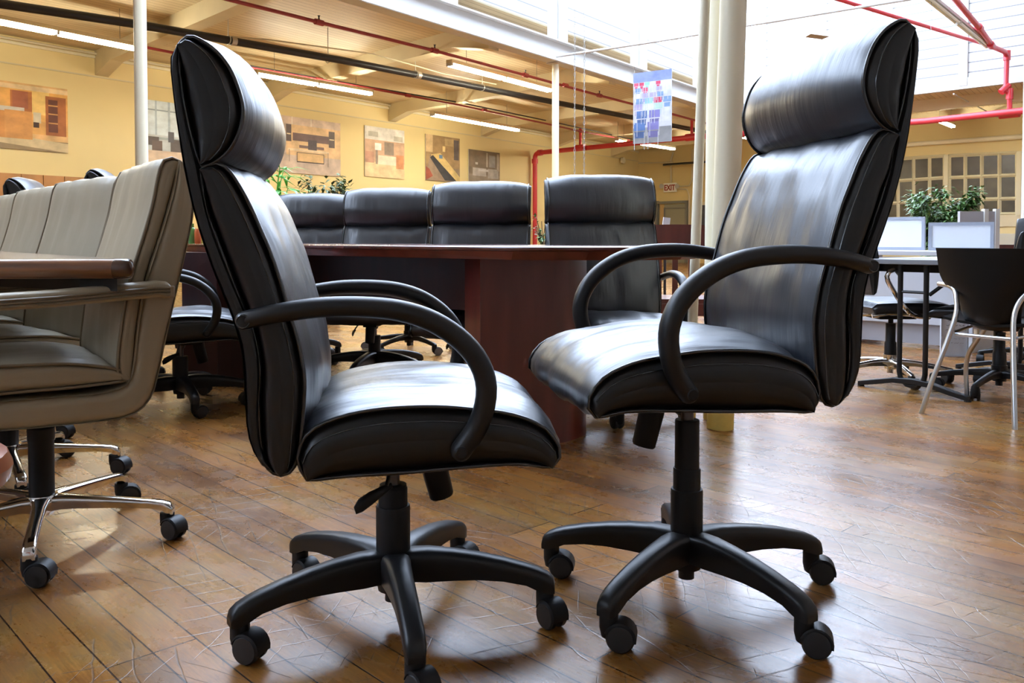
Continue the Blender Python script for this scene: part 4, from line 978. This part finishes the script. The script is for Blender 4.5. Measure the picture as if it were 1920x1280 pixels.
# items on it
p_ = PY(366, 458, 4.05)
for nm, lab, u_, y_, pr, m_ in (('bottle', 'small green bottle on the cherry table behind the left tall chair', 361, 4.42, [(0, 0), (.02, 0), (.021, .06), (.018, .075), (.008, .085), (.008, .105), (0, .105)], 'glass_green'),
                           ('drink_can', 'orange can on the cherry table beside the green bottle', 371, 4.40, [(0, 0), (.014, 0), (.016, .006), (.016, .07), (.013, .078), (0, .078)], 'can_orange'),
                           ('drink_can', 'yellow can on the cherry table nearest the left tall chair', 378, 4.42, [(0, 0), (.012, 0), (.014, .006), (.014, .056), (.011, .062), (0, .062)], 'can_yellow')):
    r_ = ray(u_, 458); q = MB(); q.lathe(pr, (0, 0, 0), seg=18); o = q.build(nm, M[m_]); o.location = (r_.x/r_.y*y_, y_, .7285); tag(o, lab, 'bottle' if nm == 'bottle' else 'can')

# ------------------------------------------------------------------ slatted cherry bench behind the row
t = thing('slatted_bench', 'cherry wood bench with curved crest rail and slatted back, behind the rightmost row chair', 'bench', (1.02, 5.35, 0), R(-4))
q = MB(); n = 20; W_ = .60; rings = []
for k in range(n+1):
    x = -W_+2*W_*k/n+.0; zc = .845-.06*(x/W_)**2 
    rings.append([(x, -.012, zc), (x, .012, zc), (x, .012, .70), (x, -.012, .70)])
q.loft(rings); q.build('crest_rail', M['cherry'], t, smooth=0)
for k in range(11): q = MB(); q.box((-.50+.1*k, 0, .515), (.035, .016, .37)); q.build('slat', M['cherry'], t, smooth=0)
q = MB(); q.box((0, 0, .31), (1.1, .022, .075)); q.build('back_rail', M['cherry'], t, smooth=0)
q = MB(); q.box((0, .22, .36), (1.14, .42, .035)); q.build('seat', M['cherry'], t, bevel=.004)
for x in (-.54, .54):
    for y in (0, .40): q = MB(); q.box((x, y, .36 if y == 0 else .18), (.045, .04, .72 if y == 0 else .36)); q.build('leg', M['cherry'], t, bevel=.003)
# small tray and paper stand on a desk beyond
p_ = PY(1247, 420, 6.2)
t = thing('display_stand', 'small white and orange leaflet stand above the curved cherry bench', 'stand', (p_.x, 6.2, .0))
q = MB(); q.box((0, 0, .80), (.05, .02, .22), Matrix.Rotation(.12, 3, 'Y')); q.build('leaflet_holder', M['paper'], t); q = MB(); q.box((.002, -.012, .76), (.032, .002, .11), Matrix.Rotation(.12, 3, 'Y')); q.build('leaflet', mat('pale_orange', (.75, .45, .28), .5), t)
q = MB(); q.cyl((0, 0, 0), (0, 0, .70), .01); q.lathe([(0, 0), (.12, 0), (.12, .015), (0, .02)]); q.build('post', M['steel'], t)

# ------------------------------------------------------------------ plants
def leaf(q, p, d, up, L, w_, curl=.2):
    d = d.normalized(); s_ = d.cross(up); s_ = s_.normalized() if s_.length > 1e-3 else Vector((1, 0, 0)); n_ = s_.cross(d)
    a = p; b = p+d*L*.45-n_*L*curl*.1; c = p+d*L-n_*L*curl
    q.add([a, b+s_*w_, c, b-s_*w_, b+n_*w_*.25], [(0, 1, 4), (1, 2, 4), (2, 3, 4), (3, 0, 4)])
def plant(name, label, loc, h, stem_h, rad, n_leaf, L, w_, m, seed, pot=(.14, .26), cluster=1, lop=None):
    t = thing(name, label, 'plant', loc); rn = random.Random(seed)
    q = MB(); q.lathe([(0, 0), (pot[0]*.75, 0), (pot[0], pot[1]), (pot[0]*.9, pot[1]), (pot[0]*.85, pot[1]-.03), (0, pot[1]-.03)]); q.build('pot', M['terracotta'], t)
    st = MB(); fo = MB(); tips = []
    nb = 16
    for k in range(nb):
        a = rn.uniform(0, 6.28); rr = rad*rn.uniform(.35, .95); zz = stem_h+(h-stem_h)*rn.uniform(.15, .92)
        cxx = rr*math.cos(a); cyy = rr*math.sin(a)
        if cluster == 2: cxx += rad*(.55 if k % 2 else -.55)*1.0; cxx *= .8
        tip = Vector((cxx, cyy, zz)); base = Vector((0, 0, pot[1]-.03)); mid = Vector((cxx*.25, cyy*.25, stem_h))
        path = crom([base, mid, (mid+tip)/2+Vector((0, 0, .03)), tip], 10); st.tube(path, [.008*(1-i/14) for i in range(10)], 5); tips.append(path)
    for _ in range(n_leaf):
        pth = rn.choice(tips); i = rn.randint(4, 9); p_ = pth[i]+Vector((rn.gauss(0, 1), rn.gauss(0, 1), rn.gauss(0, .8)))*rad*.16
        d = Vector((p_.x, p_.y, 0)).normalized()*rn.uniform(.3, 1)+Vector((rn.gauss(0, .6), rn.gauss(0, .6), rn.uniform(-.7, .6)))
        leaf(fo, p_, d, Vector((0, 0, 1)), L*rn.uniform(.7, 1.2), w_*rn.uniform(.8, 1.2), rn.uniform(0, .5))
    st.build('stem', M['bark'], t); fo.build('foliage', m, t, smooth=0); return t
# ficus at the right
p_ = PY(1762, 500, 8.2); plant('ficus_plant', 'bushy green ficus plant behind the frosted screens at the right', (p_.x, 8.2, 0), 1.25, .80, .26, 7000, .065, .016, M['leaf'], 5, cluster=2)
p_ = PY(612, 400, 7.6); plant('potted_plant', 'dark olive small-leaved plant behind the row of black chairs', (p_.x, 7.6, 0), 1.32, .85, .22, 2600, .075, .016, M['leaf_olive'], 8)
p_ = PY(1013, 430, 7.0); plant('potted_plant', 'low green plant tuft between the two rightmost row headrests', (p_.x+.02, 7.0, 0), .97, .7, .08, 160, .05, .01, M['leaf'], 11)
# palm: long narrow drooping leaflets
p_ = PY(508, 400, 6.6); t = thing('palm_plant', 'bright green palm leaves showing beside the left headrest', 'plant', (p_.x, 6.6, 0))
q = MB(); q.lathe([(0, 0), (.11, 0), (.15, .26), (.13, .26), (0, .23)]); q.build('pot', M['terracotta'], t)
rn = random.Random(4); fo = MB(); st = MB()
for k in range(26):
    a = rn.uniform(0, 6.28); rr = rn.uniform(.10, .30); zz = rn.uniform(.98, 1.28); tip = Vector((rr*math.cos(a), rr*math.sin(a), zz))
    path = crom([(0, 0, .22), (0.02*math.cos(a), .02*math.sin(a), .7), tip*.6+Vector((0, 0, zz*.42)), tip], 12); st.tube(path, .004, 5)
    for i in range(6, 12):
        for sg in (-1, 1):
            d = Vector((math.cos(a), math.sin(a), 0)); s_ = Vector((-d.y, d.x, 0)); leaf(fo, path[i], d*.8+s_*sg*rn.uniform(.5, 1)+Vector((0, 0, rn.uniform(-.3, .4))), Vector((0, 0, 1)), rn.uniform(.11, .19), .014, .35)
st.build('stem', M['leaf_bright'], t); fo.build('foliage', M['leaf_bright'], t, smooth=0)

# ------------------------------------------------------------------ right side furniture
# folding table
f0, f1 = PZ(1607, 722, 0), PZ(1806, 752, 0); fd = (f1-f0).normalized(); fc_ = PZ(1700, 738, 0); fc_ = f0+fd*((fc_-f0).dot(fd))
pd = Vector((fd.y, -fd.x, 0));  pd = pd if pd.y > 0 else -pd
t = thing('folding_table', 'grey topped folding table with black loop legs at the right', 'table', fc_); ra = math.atan2(fd.y, fd.x)
TZ = .655
q = MB(); q.box(pd*.52+fd*.02+Vector((0, 0, TZ-.0125)), (.60, 1.12, .025), ra); q.build('tabletop', M['laminate'], t, bevel=.003)
for k in (0, 1):
    o_ = pd*(1.0*k)
    q = MB(); a_ = -.055; b_ = .075
    q.tube([o_+fd*a_+Vector((0, 0, TZ-.03)), o_+fd*a_+Vector((0, 0, .10))]+[o_+fd*((a_+b_)/2-(b_-a_)/2*math.cos(x))+Vector((0, 0, .10-(b_-a_)/2*math.sin(x))) for x in [math.pi*j/8 for j in range(1, 8)]]+[o_+fd*b_+Vector((0, 0, .10)), o_+fd*b_+Vector((0, 0, TZ-.03))], .0125, 12)
    q.tube([o_+fd*a_+Vector((0, 0, TZ-.16)), o_+fd*b_+Vector((0, 0, TZ-.16))], .007, 8)
    q.build('leg', M['plastic'], t)
    rings = []
    for s_, hz, ww in ((-.27, .014, .016), (-.2, .030, .017), (-.08, .056, .02), (.02, .062, .02), (.1, .056, .02), (.2, .032, .017), (.285, .014, .016)):
        c = o_+fd*s_; rings.append([c+pd*ww+Vector((0, 0, hz-.014 if hz > .02 else .004)), c+pd*ww+Vector((0, 0, hz+.012)), c-pd*ww+Vector((0, 0, hz+.012)), c-pd*ww+Vector((0, 0, hz-.014 if hz > .02 else .004))])
    q = MB(); q.loft(rings); q.build('foot', M['plastic'], t, bevel=.003)
    for e in (-.26, .278): q = MB(); q.cyl(o_+fd*e, o_+fd*e+Vector((0, 0, .012)), .016, 12); q.build('foot_pad', M['black'], t)
q = MB(); q.box(pd*.10+Vector((0, 0, TZ-.045)), (.40, .10, .04), ra); q.tube([pd*.0+fd*.09+Vector((0, 0, TZ-.17)), pd*.1+fd*.2+Vector((0, 0, TZ-.05))], .009, 8); q.tube([pd*.0-fd*.06+Vector((0, 0, TZ-.08)), pd*.15-fd*.2+Vector((0, 0, TZ-.03))], .008, 8); q.build('folding_bracket', M['plastic'], t)
q = MB(); q.box(fc_+pd*.30-fd*.02+Vector((0, 0, TZ+.0010)), (.30, .21, .002), ra+.3); tag(q.build('paper_sheet', M['paper'], smooth=0), 'white paper sheets lying on the grey folding table', 'paper')
# chrome chair tucked behind the table leg
task_chair('black leather task chair with polished chrome base and arms behind the folding table', (2.02, 4.55, 0), R(3), R(-97), seat_z=.425, back=(.47, .80), base_m=M['chrome'], chrome=True)
# black base chairs at far right
task_chair('black task chair with black star base partly behind the silver legged chair', (2.38, 4.16, 0), R(120), R(-115), seat_z=.42, back=(.50, .79), seat_m=M['dk_fabric'])
task_chair('black backed task chair with grey rim at the right picture edge', (3.08, 5.0, 0), R(215), R(-70), seat_z=.44, back=(.52, .88), seat_m=M['dk_fabric'])
# plywood armchair
L1, L2, L3 = PZ(1727, 775, 0), PZ(1903, 805, 0), PZ(1813, 748, 0); L4 = L2+(L3-L1)
ctr = (L1+L2+L3+L4)/4; xr = (L2-L1).normalized(); fw = Vector((-xr.y, xr.x, 0)); fw = fw if fw.y > 0 else -fw
t = thing('plywood_chair', 'black shell-backed armchair with satin silver tube legs, seen from behind at the right', 'chair', ctr)
wid = (L2-L1).length; rear = (L1+L2)/2-ctr
def LC(x, f, z): return rear+xr*x+fw*f+Vector((0, 0, z))
q = MB(); rings = []
nz_ = 26
for side in (0, 1):
    pass
def shell_pt(u, z, d):
    # u -1..1 across; half width by height
    pts = [(.36, .075), (.385, .105), (.42, .118), (.47, .125), (.52, .145), (.56, .190), (.60, .206), (.70, .213), (.725, .216)]
    for (za, wa), (zb, wb) in zip(pts, pts[1:]):
        if z <= zb or zb == .725:
            w0 = wa+(wb-wa)*max(0, min(1, (z-za)/(zb-za))); break
    bow = .055*(u**2)
    lean = .13-.16*(z-.36)
    if z < .44: lean += (.44-z)**2*9
    return LC(u*w0+.008, lean+bow+d, z)
U = 17; Zs = [.365+(.715-.365)*k/20 for k in range(21)]
front = [[shell_pt(-1+2*i/(U-1), z, .0) for i in range(U)] for z in Zs]; backp = [[shell_pt(-1+2*i/(U-1), z, .011) for i in range(U)] for z in Zs]
for k in range(21): rings.append(front[k]+backp[k][::-1])
q.loft(rings); q.build('backrest', M['ply_black'], t, smooth=50)
q = MB(); rings = []
for k in range(11):
    f = .15+.40*k/10; z = .395+.012*math.sin(k/10*math.pi)-.0*f-(.02 if k == 10 else 0); w0 = .19
    rings.append([LC(u*w0+.008, f, z+.02*u*u) for u in (-1, -.6, -.2, .2, .6, 1)]+[LC(u*w0+.008, f, z-.011+.02*u*u) for u in (1, .6, .2, -.2, -.6, -1)])
q.loft(rings); q.build('seat', M['ply_black'], t, smooth=50)
for sg, foot in ((-1, L1-ctr), (1, L2-ctr)):
    x0 = sg*wid/2
    inner = sg*.105+.018; outer = sg*.20+.018
    path = [foot, LC(x0*.72+inner*.28, .03, .14), LC(x0*.30+inner*.72, .075, .32), LC(inner+sg*.012, .10, .43), LC(inner+sg*.020, .12, .49), LC(inner+sg*.042, .145, .532), LC(outer-sg*.02, .16, .549), LC(outer+sg*.045, .20, .553)]
    path = [path[0]]+crom(path, 36)[1:]
    q = MB(); q.tube(path, .0105, 12, rcap=True); q.build('armrest_leg', M['silver'], t, smooth=60)
for sg, foot in ((-1, L3-ctr), (1, L4-ctr)):
    q = MB(); q.tube(crom([foot, foot+Vector((0, 0, .2)), LC(sg*.15+.018, .46, .38), LC(sg*.19+.018, .42, .46), LC(sg*.22, .30, .553)], 24), .0105, 12); q.build('leg', M['silver'], t, smooth=60)
q = MB(); q.tube([LC(-.10, .1, .345), LC(.14, .1, .345)], .008, 10); q.tube([LC(-.12, .12, .35), LC(-.16, .45, .37)], .007, 8); q.tube([LC(.14, .12, .35), LC(.18, .45, .37)], .007, 8); q.build('cross_bar', M['silver'], t)
q = MB()
for x in (-.06, .09): q.cyl(LC(x, .2, .34), LC(x, .2, .365), .010, 10)
q.build('spacer', M['cream'], t)

# white desk with frosted screens
d0, d1 = Vector((2.45, 6.20, 0)), Vector((3.03, 5.63, 0)); dd = (d1-d0).normalized(); dn = Vector((-dd.y, dd.x, 0)); dn = dn if dn.y > 0 else -dn; ra = math.atan2(dd.y, dd.x); Ld = (d1-d0).length
t = thing('white_desk', 'white office desk with drawer pedestals behind the folding table', 'desk', (d0+d1)/2)
q = MB(); q.box(dn*.3+Vector((0, 0, .655)), (Ld+.75, .62, .03), ra); q.build('desktop', M['lam_white'], t, bevel=.002)
q = MB(); q.box(dd*(-.02)+Vector((0, 0, .40))+dn*.02, (Ld*.9, .02, .46), ra); q.build('front_panel', M['lam_white'], t, smooth=0)
q = MB(); q.box(dd*(-.0)+Vector((0, 0, .10))+dn*.05, (Ld*.9, .02, .14), ra); q.build('kick_panel', M['lam_grey'], t, smooth=0)
for s_ in (-.52, .48): q = MB(); q.box(dd*(Ld*s_)+dn*.28+Vector((0, 0, .32)), (.06, .58, .64), ra); q.build('side_panel', M['lam_white'], t, bevel=.002)
q = MB(); q.box(dd*(-.62*Ld)+dn*.3+Vector((0, 0, .30)), (.10, .5, .60), ra); q.build('drawer_pedestal', M['lam_white'], t, bevel=.003)
def screen(label, u0, v0, u1, v1, y0, y1, zb):
    A = PY(u0, v0, y0); B = PY(u1, v1, y1); a = Vector((A.x, A.y, 0)); b = Vector((B.x, B.y, 0)); zt = (A.z+B.z)/2; c = (a+b)/2; d = (b-a); L_ = d.length; r_ = math.atan2(d.y, d.x)
    t = thing('privacy_screen', label, 'screen', (c.x, c.y, zb)); h = zt-zb; th = .022
    q = MB(); q.box((0, 0, h-th/2), (L_, .02, th), r_); q.box((0, 0, th/2), (L_, .02, th), r_)
    d.normalize()
    for s_ in (-1, 1): q.box(d*s_*(L_/2-th/2)+Vector((0, 0, h/2)), (th, .02, h-2*th), r_)
    q.build('frame', M['alu'], t, smooth=0)
    q = MB(); q.box((0, 0, h/2), (L_-2*th, .006, h-2*th), r_); q.build('frosted_panel', M['frost'], t, smooth=0)
    return t
screen('frosted desk screen nearer the right tall chair', 1600, 399, 1735, 416, 6.6, 6.2, .672)
screen('frosted desk screen directly above the black shell-backed armchair', 1741, 416, 1864, 417, 6.1, 5.9, .672)
# handwritten sheet leaning on the desk
A = PY(1771, 600, 5.42); A2 = PY(1812, 602, 5.30); 
t = thing('framed_sheet', 'framed handwritten white sheet standing on the floor beside the silver legs', 'sign', PZ(1791, 669, 0)); ctr = Vector(t.location)
q = MB(); q.box((0, .02, .155), (.165, .012, .31), Matrix.Rotation(R(-8), 3, 'Z')); q.build('sheet', M['lam_white'], t, smooth=0)
q = MB()
for x in (-.079, .079): q.box((x*math.cos(R(8)), .012-x*math.sin(R(8)), .155), (.008, .012, .31), R(-8))
q.box((0, .012, .004), (.165, .012, .008), R(-8)); q.build('frame', M['lam_grey'], t, smooth=0)
q = MB(); rn = random.Random(2)
for r_ in range(8):
    z = .285-.028*r_; x = -.06+rn.uniform(0, .02); 
    while x < .05:
        L_ = rn.uniform(.008, .028)
        if r_ not in (5,): q.tube([Vector((x+L_*k/5, .0115-(x+L_*k/5)*math.sin(R(8)), z+rn.uniform(-.0045, .0045))) for k in range(6)], .0012 if r_ < 5 else .0007, 4)
        x += L_+.008
q.build('handwriting', M['ink'], t)
# grey partition and cabinets farther back
y_ = 7.4; a, b_ = PY(1798, 396, y_), PY(1870, 394, y_)
t = thing('partition_panel', 'light grey partition with white posts behind the ficus plant', 'partition', ((a.x+b_.x)/2, y_, 0)); W_ = (b_.x-a.x)
q = MB(); q.box((0, 0, a.z/2), (W_, .04, a.z)); q.build('panel', M['lam_grey'], t, smooth=0)
for x in (PY(1846, 396, y_).x, PY(1867, 396, y_).x): q = MB(); q.box((x-t.location.x, -.01, a.z/2+.01), (.035, .05, a.z+.02)); q.build('post', M['white'], t, smooth=0)
a = PY(1860, 442, 9.5); t = thing('credenza', 'cherry credenza with pale top at the far right behind the chairs', 'cabinet', (a.x+.6, 9.5, 0))
zt = PY(1860, 438, 9.5).z; q = MB(); q.box((0, 0, zt-.06), (1.5, .5, .12)); q.build('top', M['cream'], t, smooth=0); q = MB(); q.box((0, .01, (zt-.12)/2), (1.46, .46, zt-.12)); q.build('body', M['cherry'], t, smooth=0)
a = PY(1918, 420, 9.0); column('white post at the right picture edge before the windows', a.x+.03, 9.0, .045, 3.7, m=M['white'])
